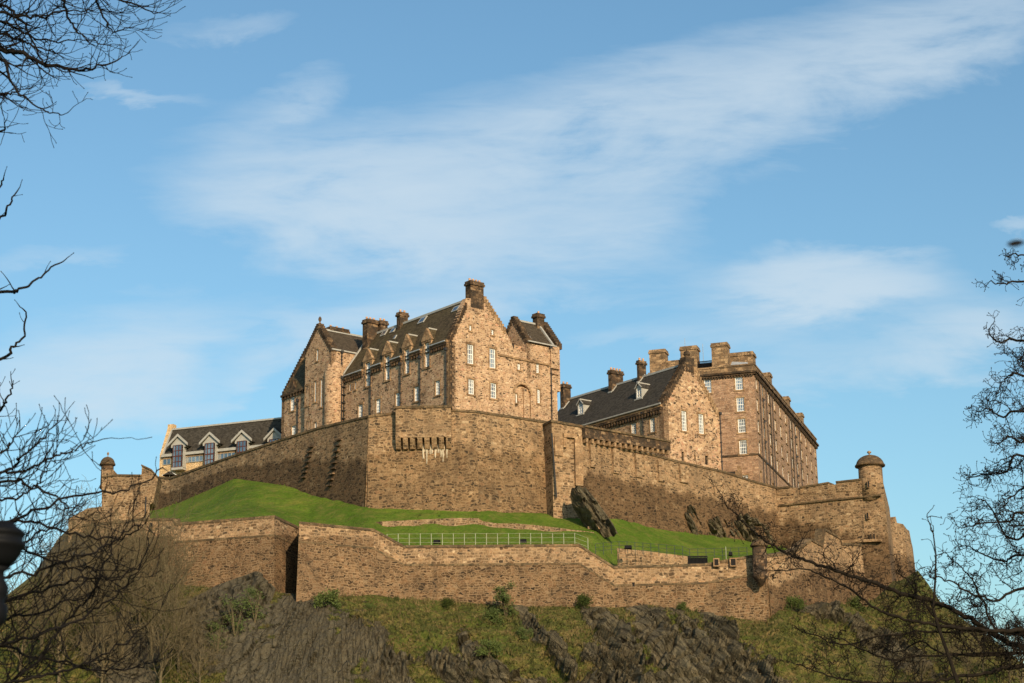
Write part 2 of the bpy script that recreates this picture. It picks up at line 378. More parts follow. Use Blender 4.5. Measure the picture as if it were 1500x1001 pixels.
def crag():
    t = NT('crag'); c = t.n('ShaderNodeTexCoord').outputs['Object']
    at = t.n('ShaderNodeAttribute', attribute_name='hh').outputs['Fac']
    # rock: strata run steeply, leaning
    dq = t.n('ShaderNodeVectorMath', {0: c, 1: (.87, .15, .5)}, operation='DOT_PRODUCT').outputs['Value']; dl = t.n('ShaderNodeVectorMath', {0: c, 1: (.5, 0, -.87)}, operation='DOT_PRODUCT').outputs['Value']
    dq2 = t.n('ShaderNodeVectorMath', {0: c, 1: (.99, .15, -.12)}, operation='DOT_PRODUCT').outputs['Value']; lf = t.n('ShaderNodeMapRange', {0: t.n('ShaderNodeSeparateXYZ', {0: c}).outputs[0], 1: -24., 2: -8.}).outputs[0]
    dq = t.math('ADD', t.math('MULTIPLY', dq, lf), t.math('MULTIPLY', dq2, t.math('SUBTRACT', 1., lf)))
    c2 = t.n('ShaderNodeCombineXYZ', {0: dq, 1: t.math('MULTIPLY', dl, t.math('ADD', .27, t.math('MULTIPLY', t.math('SUBTRACT', 1., lf), .40))), 2: 0.}).outputs[0]
    sv = c2
    s1 = t.noise(sv, 1.0, 9., .7, .6); s2 = t.noise(c, .35, 5.); s3 = t.noise(t.map(c2, (3.2, 3.2, 1)), 1.0, 6., .7)
    rock = t.ramp(s1, [(.30, (.045, .037, .023)), (.45, (.105, .088, .056)), (.57, (.150, .124, .076)), (.70, (.235, .188, .110))])
    rock = t.mix(t.math('MULTIPLY', t.ramp(s2, [(.5, (0, 0, 0)), (.68, (1, 1, 1))]), .55), rock, (.13, .098, .052, 1))
    rock = t.mix(t.math('MULTIPLY', t.ramp(s3, [(.36, (1, 1, 1)), (.46, (0, 0, 0))]), t.math('ADD', .35, t.math('MULTIPLY', lf, .40))), rock, (.020, .016, .012, 1))
    vc = t.n('ShaderNodeTexVoronoi', {'Vector': t.map(t.n('ShaderNodeVectorMath', {0: c2, 1: t.n('ShaderNodeCombineXYZ', {0: s1, 1: s2, 2: 0.}).outputs[0]}, operation='ADD').outputs[0], (1.0, .75, 1)), 'Scale': 1.1}, feature='DISTANCE_TO_EDGE', voronoi_dimensions='2D').outputs['Distance']
    rock = t.mix(t.math('MULTIPLY', t.ramp(vc, [(.0, (.5, .5, .5)), (.05, (0, 0, 0))]), t.math('ADD', .25, t.math('MULTIPLY', lf, .75))), rock, (.015, .012, .010, 1))
    rock = t.mix(t.math('MULTIPLY', t.math('SUBTRACT', 1., lf), .60), rock, (.105, .090, .062, 1))
    vb = t.noise(c, .9, 6., .7, .5)
    veg = t.ramp(vb, [(.26, (.022, .022, .007)), (.38, (.065, .070, .017)), (.48, (.115, .122, .028)), (.56, (.19, .155, .048)), (.66, (.27, .19, .078)), (.85, (.15, .15, .035))])
    vf = t.noise(t.map(c, (1, 1, .5)), 5., 6., .8)
    veg = t.mix(t.ramp(vf, [(.38, (.85, .85, .85)), (.52, (0, 0, 0))]), veg, (.022, .021, .008, 1))
    v2 = t.noise(c, .22, 4., .6)
    veg = t.mix(t.math('MULTIPLY', t.ramp(v2, [(.50, (0, 0, 0)), (.64, (1, 1, 1))]), .45), veg, (.095, .135, .020, 1))
    e = t.math('ADD', at, t.math('MULTIPLY', t.math('SUBTRACT', t.noise(c, 1.6, 7., .7), .5), .9))
    f = t.ramp(e, [(.44, (0, 0, 0)), (.54, (1, 1, 1))])
    col = t.mix(f, veg, rock)
    h = t.mix(f, t.math('MULTIPLY', t.math('ADD', vf, vb), .8), t.math('ADD', t.math('ADD', s1, t.math('MULTIPLY', s3, .9)), t.math('MINIMUM', t.math('MULTIPLY', vc, 5.), .7)))
    return t.fin(col, .93, h, .9, .5, .12)
M['crag'] = crag()
M['ground'] = simple('park_ground', (.05, .075, .02), .95, .4, .3)
def bark(name, c1, c2):
    t = NT(name); c = t.n('ShaderNodeTexCoord').outputs['Object']; n = t.noise(c, 9., 6., .7)
    return t.fin(t.ramp(n, [(.35, c1 + (1,)), (.65, c2 + (1,))]), .9, n, .6, .02, .1)
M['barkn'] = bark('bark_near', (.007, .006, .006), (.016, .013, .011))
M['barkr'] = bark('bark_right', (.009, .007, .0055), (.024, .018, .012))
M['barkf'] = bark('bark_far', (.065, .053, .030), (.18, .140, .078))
M['leaf'] = simple('leaf_green', (.075, .098, .022), .8, .5, 3.)
M['leafd'] = simple('leaf_ivy', (.022, .036, .010), .7, .5, 3.)
def tuftm():
    t = NT('grass_tuft'); c = t.n('ShaderNodeTexCoord').outputs['Object']; n = t.noise(c, .30, 5., .65); n2 = t.noise(c, 2.5, 3.)
    col = t.ramp(n, [(.34, (.050, .070, .014)), (.45, (.095, .095, .024)), (.53, (.165, .128, .045)), (.62, (.25, .175, .075)), (.75, (.11, .13, .026))])
    return t.fin(t.mix(t.math('MULTIPLY', n2, .7), col, (.05, .045, .016, 1)), .9)
M['tuft'] = tuftm()

# ================================================================ wall lines (one x column = one corner)
def marchY(Y, px0, py0, az, px1, py1):   # from a point seen at px0 go along azimuth az until column px1
    p = P(px0, py0, Y); pl = Plane(p, az); t, z = pl.hit(px1, py1); return (pl.pt(t, z)).y
def lerp_tab(tab, x):
    if x <= tab[0][0]: return tab[0][1:]
    for a, b in zip(tab, tab[1:]):
        if x <= b[0]:
            k = (x - a[0]) / (b[0] - a[0]); return tuple(u + (v - u) * k for u, v in zip(a[1:], b[1:]))
    return tab[-1][1:]

def rampart(name, pts, mat, label, cat='wall', batter=.05, thick=2.2, par_h=0, cope=True, string=False, parmat=None, group=None, deep=3., copemat=None, coph=.28, lvl=None):
    """pts: (px, top_py, base_py, Y). A solid battered wall with coping, optional parapet band above a string course."""
    root = empty(name, (0, 0, 0), label, cat, group)
    T = [P(a, b, d) for a, b, c, d in pts]
    nn = []
    for i in range(len(T) - 1):
        d = (T[i + 1] - T[i]); d.z = 0; d.normalize(); n = Vector((d.y, -d.x, 0))
        if n.dot(-T[i]) < 0 and abs(n.dot(T[i].normalized())) > .12: n = -n
        nn.append(n)
    vn = [nn[0]] + [(nn[i] + nn[i + 1]).normalized() for i in range(len(nn) - 1)] + [nn[-1]]
    Bs = []
    for (a, b, c, d), t, n in zip(pts, T, vn):
        zb = zat(t.x, t.y, c); q = t + n * (batter * (t.z - zb)); zb = zat(q.x, q.y, c)
        Bs.append(Vector((q.x, q.y, zb)))
    root.location = Bs[0]
    mb = MB(); mp = MB()
    for i in range(len(T) - 1):
        L = (T[i + 1] - T[i]).length; ns = max(1, int(L / 1.6)); rows = 8
        idx = {}
        for a in range(ns + 1):
            k = a / ns; tp = T[i].lerp(T[i + 1], k); bp = Bs[i].lerp(Bs[i + 1], k)
            dn = (bp - tp).normalized(); bp2 = bp + Vector((0, 0, -deep))
            for r in range(rows + 1):
                h = r / rows
                q = bp.lerp(tp, h)
                if par_h and h == 1: q = tp
                idx[a, r] = mb.vert(q, h)
            idx[a, -1] = mb.vert(bp2, 0)
        for a in range(ns):
            for r in range(-1, rows):
                mb.fi((idx[a, r], idx[a + 1, r], idx[a + 1, r + 1], idx[a, r + 1]))
        # top and back
        bk0 = T[i] - vn[i] * thick; bk1 = T[i + 1] - vn[i + 1] * thick
        mb.face([T[i], T[i + 1], bk1, bk0]); mb.face([bk0, bk1, bk1 - Vector((0, 0, 6)), bk0 - Vector((0, 0, 6))])
    for e in (0, -1):
        bk = T[e] - vn[e] * thick
        mb.face([T[e], Bs[e] - Vector((0, 0, deep)), Bs[e] - vn[e] * thick - Vector((0, 0, deep)), bk])
    w = mb.build('wall_face', M[mat], root)
    cm = M[copemat or 'cope']
    def band(lift, out, h, back, nm, m_):
        b = MB()
        for i in range(len(T) - 1):
            def ring(j):
                t = T[j] + Vector((0, 0, lift)); n = vn[j]
                return [t + n * out, t + n * out + Vector((0, 0, h)), t - n * back + Vector((0, 0, h + .12)), t - n * back]
            b.hexa(ring(i), ring(i + 1))
        return b.build(nm, m_, root)
    if cope: band(0, .12, coph, thick, 'coping', cm)
    if string:
        band(-par_h, .14, .22, .3, 'string_course', cm)
    if par_h:
        b = MB()
        for i in range(len(T) - 1):
            ns = max(1, int((T[i + 1] - T[i]).length / 2))
            for a in range(ns):
                q0 = T[i].lerp(T[i + 1], a / ns) + vn[i] * .03; q1 = T[i].lerp(T[i + 1], (a + 1) / ns) + vn[i] * .03
                z = Vector((0, 0, -par_h + .22)); k = vn[i] * .06
                b.face([q0 + z + k, q1 + z + k, q1 + k * .1, q0 + k * .1])
        b.build('parapet_face', M[parmat or 'parapet'], root)
    root['_'] = 0; del root['_']
    return root, T, Bs, vn

# lower wall chain
YB = 200.0
LOW1 = [(120, 772, 850, 212), (205, 763.5, 850, 206.5), (254, 763, 856, 204.6), (256.5, 770, 856, 204.5), (402, 759, 868, YB), (442, 778, 872, 207.6)]
LOW2 = [(446, 771, 866, 206.5), (438.5, 768, 868, 197.5), (547, 778.5, 872, 202.5), (592, 803, 880, 204), (848, 801, 889, 204), (899, 833, 890, 205), (1032, 829.5, 898, 205.6), (1101, 817, 911, 205.2), (1122, 816, 913, 205)]
LOW3 = [(1122, 817, 913, 205.4), (1150, 813, 898, 208), (1166, 809, 888, 210), (1188, 793, 881, 213), (1205, 802, 880, 215.5), (1208, 778, 880, 216), (1230, 790, 882, 219), (1232.5, 799, 882, 219.5), (1262, 800, 890, 223)]
# upper wall chain
Y540 = 222.0
Y250 = marchY(Y540, 540, 613, -40, 250, 702)
UPL = [(212, 700, 750, Y250 + 3), (250, 702, 742, Y250), (344, 669, 700, marchY(Y540, 540, 613, -40, 344, 669)), (412, 646, 709, marchY(Y540, 540, 613, -40, 412, 646)), (470, 628, 722, marchY(Y540, 540, 613, -40, 470, 628)), (540, 612, 744, Y540)]
UPM = [(540, 612, 744, Y540), (581, 607, 744, 221.6), (661, 603, 744, 221.3), (698, 605, 745, 221.8), (812, 622, 752, marchY(221.8, 698, 605, 56, 812, 622))]
Y853 = 227.0
Y1135 = marchY(Y853, 853, 640, 43, 1137, 716)
def uy(px, py): return marchY(Y853, 853, 640, 43, px, py)
UPR = [(845, 640, 760, 226.2), (875, 652, 752, uy(875, 652)), (917, 661, 760, uy(917, 661)), (955, 668, 768, uy(955, 668)), (993, 678, 775, uy(993, 678)), (1060, 693, 786, uy(1060, 693)), (1100, 706, 792, uy(1100, 706)), (1137, 716, 800, Y1135)]
Y1290 = marchY(Y1135, 1137, 716, -57, 1290, 704)
BAS = [(1137, 716, 830, Y1135), (1180, 714, 830, marchY(Y1135, 1137, 716, -57, 1180, 714)), (1262, 706, 900, marchY(Y1135, 1137, 716, -57, 1262, 706)), (1294, 708, 905, Y1290 + .3), (1303, 745, 905, Y1290 + 16)]

# ================================================================ terrain
def sheet(name, cols, mat, nx, nys, dispf=None, kind='structure', smooth=True, attrf=None):
    """cols: list of (px, [Vector,...]) control rows; resampled to an nx x sum(nys) grid."""
    xs = [c[0] for c in cols]; nr = len(cols[0][1]); mb = MB(); G = []
    for i in range(nx + 1):
        x = xs[0] + (xs[-1] - xs[0]) * i / nx
        j = max(k for k in range(len(xs)) if xs[k] <= x + 1e-6); j = min(j, len(xs) - 2); k = (x - xs[j]) / (xs[j + 1] - xs[j])
        rows = [cols[j][1][r].lerp(cols[j + 1][1][r], k) for r in range(nr)]
        line = []
        for r in range(nr - 1):
            n = nys[r]
            for q in range(n + (1 if r == nr - 2 else 0)):
                line.append((rows[r].lerp(rows[r + 1], q / n), r + q / n))
        G.append(line)
    ny = len(G[0]); ids = []
    for i in range(nx + 1):
        l = []
        for j in range(ny):
            p, r = G[i][j]; a = attrf(p) if attrf else 0.
            if dispf: p = dispf(p, r, a)
            l.append(mb.vert(p, a))
        ids.append(l)
    for i in range(nx):
        for j in range(ny - 1): mb.fi((ids[i][j], ids[i + 1][j], ids[i + 1][j + 1], ids[i][j + 1]))
    o = mb.build(name, mat, None, smooth); tag(o, kind=kind); return o, mb

gm = MB(); gm.face([(-3000, -3000, 0), (3000, -3000, 0), (3000, 6000, 0), (-3000, 6000, 0)])
tag(gm.build('ground', M['ground']), kind='structure')

TOPS = [(-260, 960, 240), (-100, 930, 232), (0, 880, 226), (50, 840, 222), (85, 790, 218), (110, 765, 214), (150, 800, 209), (205, 850, 206), (256, 856, 204), (330, 862, 202), (402, 868, 200), (442, 870, 199.6), (490, 870, 200.6), (547, 871, 202), (592, 878, 203.5), (640, 880, 203.7), (700, 884, 203.8), (760, 888, 203.8), (848, 889, 203.7), (899, 890, 204.7), (950, 886, 205), (1032, 898, 205.2), (1075, 905, 205), (1122, 912, 204.6), (1140, 895, 206), (1165, 886, 210), (1206, 878, 216), (1250, 882, 222), (1290, 880, 232), (1320, 850, 238), (1345, 835, 236), (1380, 885, 226), (1440, 928, 220), (1500, 975, 216), (1560, 1010, 214), (1700, 1080, 212)]
cols = []
for px, py, Y in TOPS:
    a = P(px, py, Y); ylow = min(Y, 204) - 17; b = P(px, max(1012, py + 40), ylow)
    m_ = a.lerp(b, .5) + Vector((0, -1.2, .7))
    g = Vector((b.x * .93, 158, -.6)); bk = a + Vector((0, 5, -2.5 if px > 1330 or px < 100 else .6)); bk2 = a + Vector((0, 40, -16 if px > 1330 or px < 100 else -3))
    cols.append((px, [g, b, m_, a, bk, bk2]))
ROCKS = [(430, 965, 120, 62, 0), (435, 905, 50, 36, 0), (335, 900, 62, 42, -25), (520, 940, 40, 26, 60), (560, 970, 50, 28, 60), (660, 985, 34, 22, 50), (690, 955, 30, 12, 55), (712, 985, 40, 14, 55), (755, 880, 16, 8, 60), (777, 915, 30, 9, 60), (792, 940, 14, 8, 60), (815, 958, 26, 11, 65), (832, 985, 24, 10, 65), (868, 905, 46, 12, 60), (905, 950, 80, 22, 60), (895, 985, 50, 30, 60), (955, 930, 80, 17, 60), (985, 960, 80, 24, 60), (1025, 955, 90, 13, 62), (1055, 925, 45, 18, 58), (1070, 985, 60, 24, 50), (1120, 1000, 44, 22, 45), (1175, 893, 36, 8, 20), (1270, 935, 60, 9, 38), (120, 820, 60, 60, 0), (180, 960, 60, 50, 0), (960, 1005, 160, 14, 0), (1215, 903, 40, 8, 20), (1330, 960, 50, 12, 40)]
def rockmask(p):
    px, py = proj(p); s = 0
    if py > 1075: return .5
    for cx, cy, a, b, t in ROCKS:
        c, sn = math.cos(R(t)), math.sin(R(t)); dx, dy = px - cx, py - cy
        u = (dx * c + dy * sn) / a; v = (-dx * sn + dy * c) / b
        s = max(s, 1.25 * math.exp(-(u * u + v * v) * .8))
    s += (noise.noise(p * .22) * .34 + noise.noise(p * .6) * .32 + noise.noise(p * 1.7) * .20)
    return max(0., min(1., s))
def crag_disp(p, r, a):
    fade = min(1, max(0, (3.0 - r) * 2.2)) if r < 3 else 0
    fade = max(fade, .12)
    # strata: slabs leaning down to the right, with sharp broken steps between them
    l = p.x * .5 - p.z * .87
    lf = min(1, max(0, (p.x + 24) / 16)); q = (p.x * .87 + p.z * .5) * lf + (p.x * .99 - p.z * .12) * (1 - lf) + noise.noise(p * .09) * (1.5 + 2.5 * lf) + noise.noise(p * .35) * .8
    l = l * (1 + 1.5 * (1 - lf))
    w1 = q * (.22 + .28 * lf) + noise.noise(Vector((q * .2, l * .16, 1))) * 1.1; f1 = w1 - math.floor(w1)
    w2 = q * 1.5 + noise.noise(Vector((q * .3, l * .22, 5))) * 1.1; f2 = w2 - math.floor(w2)
    saw = f1 * 1.25 + f2 * .5 * lf + (1 - lf) * noise.noise(Vector((q * .35, l * .3, 9))) * 1.2
    ch = noise.cell(Vector((math.floor(w1) * 3.7, l * .22 + math.floor(w1) * .37, 2))) * .75 + noise.cell(Vector((math.floor(w2) * 2.3, l * .5, 7))) * .38
    ck = noise.noise(Vector((q * .8, l * .36, 11))); ck2 = noise.noise(Vector((q * .5, l * .5, 4)))
    rough = -max(0, .16 - abs(ck)) * 5.5 - max(0, .10 - abs(ck2)) * 5 + noise.noise(Vector((q * .9, l * .28, 0))) * .6 + noise.noise(Vector((q * 2.2, l * .8, p.y))) * .25 + noise.noise(p * 2.6) * .08
    left = min(1, max(0, (proj(p)[0] - 520) / 180)); amp = .30 + .80 * left
    vegd = noise.noise(p * .3) * 1.0 + noise.noise(p * 1.1) * .38 + noise.noise(p * 2.7) * .22
    k = min(1, max(0, (a - .38) * 4))
    d = vegd * (1 - k) + ((saw + ch + rough) * amp - .1) * k
    return p + Vector((d * .12, -d * .80, d * .50)) * fade
_, RMB = sheet('castle_rock', cols, M['crag'], 640, [14, 84, 84, 3, 6], crag_disp, attrf=rockmask, smooth=False)

lowtab = [(p[0], p[1], p[3]) for p in LOW1[1:4]] + [(396, 760, 201), (408, 766, 204), (425, 774, 207), (446, 779, 208.4), (470, 781, 206)] + [(p[0], p[1], p[3]) for p in LOW2[2:]][0:] + [(p[0], p[1], p[3]) for p in LOW3[1:]]
lowtab = sorted(lowtab)
uptab = [(p[0], p[2], p[3]) for p in UPL] + [(p[0], p[2], p[3]) for p in UPM[1:]] + [(p[0], p[2], p[3]) for p in UPR] + [(1180, 812, marchY(Y1135, 1137, 716, -57, 1180, 714)), (1250, 830, Y1290 + 4)]
cols = []
BANKX = [190, 222, 250, 300, 344, 375, 412, 450, 480, 505, 540, 581, 620, 661, 698, 740, 780, 812, 845, 875, 899, 930, 955, 993, 1030, 1060, 1100, 1137, 1165, 1200, 1240]
def bank_ctrl(px):
    ty, tY = lerp_tab(lowtab, px); by, bY = lerp_tab(uptab, px)
    flat = {190: 0, 440: 0}
    a = P(px, ty + 9, tY + 1.9); c = P(px, by, bY)
    n = Vector((0, -1, 0))
    return a, c
for px in BANKX:
    a, c = bank_ctrl(px)
    # the bank: gentle terrace below, steeper bank against the wall on the left mound
    s = .5; b = a.lerp(c, s)
    if px < 520: b += Vector((0, 1.5, -.5))
    if 600 < px < 860: b += Vector((0, 0, -.25))
    if px > 890: b += Vector((0, 1., -.9))
    cols.append((px, [a + Vector((0, .3, -3)), a, b, c, c + Vector((0, 1.2, .05))]))
def bank_disp(p, r, a):
    return p + Vector((0, 0, noise.noise(p * .12) * .40 + noise.noise(p * .5) * .22 + noise.noise(p * 2.2) * .06)) * (1 if 1.05 < r < 2.95 else .2)
sheet('grass_bank', cols, M['lawn'], 240, [2, 24, 24, 2], bank_disp)
def bankpt(px, py, lift=0):        # point of the (undisplaced) bank seen at px,py
    c = cols; j = max(k for k in range(len(c)) if c[k][0] <= px); j = min(j, len(c) - 2); k = (px - c[j][0]) / (c[j + 1][0] - c[j][0])
    r = [c[j][1][i].lerp(c[j + 1][1][i], k) for i in range(5)]
    for s in range(0, 101):
        q = r[1].lerp(r[2], s / 50) if s <= 50 else r[2].lerp(r[3], s / 50 - 1)
        if proj(q)[1] <= py: break
    return q + Vector((0, 0, lift))

# castle ward: the level ground behind the upper walls
wd = MB()
ring = [P(p[0], p[1], p[3]) for p in UPL + UPM[1:] + UPR[1:]] 
front = [Vector((q.x, q.y + 1.2, 48.6)) for q in ring]
for a, b in zip(front, front[1:]):
    wd.face([a, b, Vector((b.x * 1.35, 330, 49)), Vector((a.x * 1.35, 330, 49))])
    wd.face([Vector((b.x * 1.35, 330, 49)), Vector((a.x * 1.35, 330, 49)), Vector((a.x * 1.5, 420, 0)), Vector((b.x * 1.5, 420, 0))])
tag(wd.build('castle_ward', M['lawn']), kind='structure')

# ================================================================ ramparts
rampart('rampart_wall', LOW1, 'rampLow', 'long lower brown wall left of the shadowed fold, grass mound above it', 'castle wall', par_h=2.0, string=True, thick=1.2)
rampart('rampart_wall', LOW2, 'rampLow', 'lower brown wall with stepped sloping coping running under the pale railings to the small turret', 'castle wall', par_h=2.0, string=True, thick=1.2)
rampart('rampart_wall', LOW3, 'rampU', 'stepped wall climbing right from the small domed turret behind the bare branches', 'castle wall', thick=1.2)
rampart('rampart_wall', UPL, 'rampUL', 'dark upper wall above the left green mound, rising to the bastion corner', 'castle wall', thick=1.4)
BW = rampart('rampart_wall', UPM, 'rampB', 'tall central bastion wall with row of corbels and white lime streaks', 'castle wall', batter=.045, thick=1.4)
RW = rampart('rampart_wall', UPR, 'rampU', 'upper right wall with flat pilaster strips, falling from the pier to the right bastion', 'castle wall', thick=1.4)
BB = rampart('bastion_wall', BAS, 'rampU', 'right hand bastion wall under the domed lookout turret', 'castle wall', thick=1.6, batter=.035, cope=False)
broot = BB[0]

# projecting teeth on dark left wall, coloured near-black to stand for shadow slots
pul = Plane(P(540, 640, Y540), -40)
for cx0, cy0, cx1, cy1, n in ((458, 655, 449, 700, 7), (499, 645, 488, 712, 9)):
    mb = MB()
    for i in range(n):
        k = i / (n - 1); t, z = pul.hit(cx0 + (cx1 - cx0) * k, cy0 + (cy1 - cy0) * k)
        o = .05 * (52 - z)
        pul.box(mb, t - .45, t + .45, z - .10, z + .10, -.5, o + .45)
    tag(mb.build('tooth_stones', M['sooty'], bpy.data.objects['rampart_wall.003']), None)

# central machicolated box
pm = Plane(P(661, 603, 221.3), 91); pm = Plane(P(620, 620, 221.2), 90.5)
t0, t1, z0, z1 = pm.rect(580.5, 661, 601, 637)
br = BW[0]
mb = MB(); OUT = 1.05
pm.box(mb, t0, t1, z0, z1, -.2, OUT); mb.build('machicolation_box', M['rampB'], br)
mb = MB(); pm.box(mb, t0 - .1, t1 + .1, z1, z1 + .3, -.3, OUT + .12); mb.build('coping', M['cope'], br)
mb = MB(); pm.box(mb, t0 - .02, t1 + .02, z0 - .55, z0 - .003, -.2, OUT + .04); mb.build('moulded_band', M['parapet'], br)
mb = MB(); zc = z0 - .553; nc = 8
for i in range(nc):
    c = t0 + .3 + (t1 - t0 - .6) * i / (nc - 1); w = .30
    q = [(OUT + .02, zc), (OUT * .9, zc - .35), (.3, zc - 1.25), (-.2, zc - 1.25), (-.2, zc)]
    mb.hexa([pm.pt(c - w, z, o) for o, z in q], [pm.pt(c + w, z, o) for o, z in q])
mb.build('corbels', M['parapet'], br)
mb = MB(); random.seed(3)
pf = Plane(P(640, 700, 219.6), 90.5)
for i in range(9):
    px = 621 + i * 4.2 + random.uniform(-1, 1); ln = random.uniform(10, 30)
    for k in range(2):
        x = px + random.uniform(-1.3, 1.3); w = random.uniform(.07, .18)
        ts, zs = pm.hit(x, 652); _, ze = pm.hit(x - 1, 652 + ln)
        zt = zs; steps = 5; prev = None
        for s in range(steps + 1):
            z = zt + (ze - zt) * s / steps; ww = w * (1 - s / steps * .8) * random.uniform(.7, 1.2)
            o = .11 + (zt - z) * .045; c = ts + random.uniform(-.06, .06)
            cur = (pm.pt(c - ww, z, o), pm.pt(c + ww, z, o))
            if prev: mb.face([prev[0], prev[1], cur[1], cur[0]])
            prev = cur
mb.build('lime_streaks', M['lime'], br)

# pier between the bastion and the right wall
pier = empty('wall_pier', P(830, 760, 224), 'square stone pier with stepped face between central bastion and right wall, above the dark crag', 'stone pier')
pp = Plane(P(810, 640, 225.0), 68)
t0, t1, z0, z1 = pp.rect(809, 853, 622, 714); mb = MB()
facade(mb, pp, [(t0, z0 - 9), (t1 - .2, z0 - 4), (t1, z0), (t1, pp.hit(853, 627)[1]), (t0, pp.hit(810, 619)[1])], thick=3)
mb.build('pier_wall', M['parapet'], pier)
mb = MB(); zt = pp.hit(810, 619)[1]; zt1 = pp.hit(853, 627)[1]
mb.hexa([pp.pt(t0 - .15, zt, -3), pp.pt(t0 - .15, zt + .3, -3), pp.pt(t0 - .15, zt + .3, .15), pp.pt(t0 - .15, zt, .15)], [pp.pt(t1 + .15, zt1, -3), pp.pt(t1 + .15, zt1 + .3, -3), pp.pt(t1 + .15, zt1 + .3, .15), pp.pt(t1 + .15, zt1, .15)])
mb.build('coping', M['cope'], pier)
mb = MB()
for (a, b, c, d, o) in ((824, 829, 642, 656, .3), (841, 852, 640, 712, .35), (812, 824, 640, 668, .2), (824, 842, 636, 642, .4)):
    r = pp.rect(a, b, c, d); pp.box(mb, r[0], r[1], r[2], r[3], -.1, o)
mb.build('raised_stones', M['dress'], pier)
mb = MB(); r = pp.rect(808.5, 810.5, 635, 730); mb.tube([pp.pt(r[0], r[3], .12), pp.pt(r[0] + .3, r[2], .5)], .1, 6); mb.build('drainpipe', M['pipe'], pier)

# pilasters on the right wall
rr = RW[0]; prw = Plane(P(853, 640, Y853), 43)
for a, b, c, d in ((862, 869, 645, 685), (895.5, 904, 656, 694), (929, 937, 664, 700), (962, 970, 673, 706), (994, 1006, 680, 708)):
    mb = MB(); r = prw.rect(a, b, c, d); prw.box(mb, r[0], r[1], r[2], r[3] - .2, -.1, .05 * (r[3] - r[2]) + .22)
    mb.build('pilaster', M['parapet'], rr)
# corbelled parapet walk in front of the gabled range
pw = empty('parapet_walk', P(853, 640, 229), 'dark corbelled parapet below the long slate roof, between stone pier and crow-stepped gable', 'parapet')
pq = prw.off(.25)
ta, za = pq.hit(853, 627); tb, zb = pq.hit(978, 649); _, za2 = pq.hit(853, 642); _, zb2 = pq.hit(978, 661)
mb = MB()
facade(mb, pq, [(ta, za2), (tb, zb2), (tb, zb), (ta, za)], thick=1.0, o=.45); mb.build('parapet_face', M['sooty'], pw)
mb = MB(); mb.hexa([pq.pt(ta, za, .6), pq.pt(ta, za + .25, .6), pq.pt(ta, za + .25, -.6), pq.pt(ta, za, -.6)], [pq.pt(tb, zb, .6), pq.pt(tb, zb + .25, .6), pq.pt(tb, zb + .25, -.6), pq.pt(tb, zb, -.6)]); mb.build('coping', M['cope'], pw)
mb = MB()
for i in range(16):
    k = i / 15; t = ta + .4 + (tb - ta - .8) * k; z = za2 + (zb2 - za2) * k
    pq.box(mb, t - .2, t + .2, z - .55, z + .1, -.1, .42)
mb.build('corbels', M['dress'], pw)

# right bastion: battlements and turret, slits
pb = Plane(P(1137, 716, Y1135), -57)
def merlon(a, b, ya, yb, ybase):
    ta, za = pb.hit(a, ya); tb, zb = pb.hit(b, yb); _, z0 = pb.hit(a, ybase + 4); _, z0b = pb.hit(b, ybase + 4)
    mb = MB(); facade(mb, pb, [(ta, z0), (tb, z0b), (tb, zb), (ta, za)], thick=1.6, o=.1); mb.build('merlon', M['rampU'], broot)
    mb = MB(); mb.hexa([pb.pt(ta, za, .22), pb.pt(ta, za + .25, .22), pb.pt(ta, za + .25, -1.7), pb.pt(ta, za, -1.7)], [pb.pt(tb, zb, .22), pb.pt(tb, zb + .25, .22), pb.pt(tb, zb + .25, -1.7), pb.pt(tb, zb, -1.7)]); mb.build('merlon_coping', M['cope'], broot)
merlon(1138, 1158, 717, 715, 722); merlon(1172, 1214, 716, 709, 720); merlon(1225, 1262, 708, 704, 716)
ta, za = pb.hit(1142, 742); tb, zb = pb.hit(1290, 727); mb = MB()
mb.hexa([pb.pt(ta, za, -.3), pb.pt(ta, za + .22, -.3), pb.pt(ta, za + .22, .32), pb.pt(ta, za, .32)], [pb.pt(tb, zb, -.3), pb.pt(tb, zb + .22, -.3), pb.pt(tb, zb + .22, .30), pb.pt(tb, zb, .30)])
mb.build('string_course', M['cope'], broot)
mb = MB(); ta, za = pb.hit(1228, 797); tb, zb = pb.hit(1293, 794); mb.hexa([pb.pt(ta, za, 0), pb.pt(ta, za + .35, 0), pb.pt(ta, za + .35, .62), pb.pt(ta, za, .62)], [pb.pt(tb, zb, 0), pb.pt(tb, zb + .35, 0), pb.pt(tb, zb + .35, .62), pb.pt(tb, zb, .62)]); mb.build('base_course', M['dress'], broot)
def slits(root, pl, lst, o, nm='arrow_slit'):
    for a, b, c, d in lst:
        r = pl.rect(a, b, c, d); mb = MB()
        fw = .12 if r[1] - r[0] > .38 else .03
        for q in ((r[0] - fw, r[0], r[2] - fw, r[3] + fw), (r[1], r[1] + fw, r[2] - fw, r[3] + fw), (r[0], r[1], r[3], r[3] + fw), (r[0], r[1], r[2] - fw, r[2])):
            pl.box(mb, q[0], q[1], q[2], q[3], o - .4, o + .03)
        ob = mb.build(nm, M['dress'], root)
        mb = MB(); pl.box(mb, r[0], r[1], r[2], r[3], o - .3, o + .02); mb.build('opening', M['dark'], ob)  # solid dark block, its colour painted as the shade inside the hole
slits(broot, pb, [(1271.5, 1274, 752, 761), (1276.5, 1279, 783, 791), (1281, 1283.5, 783, 791)], .42)

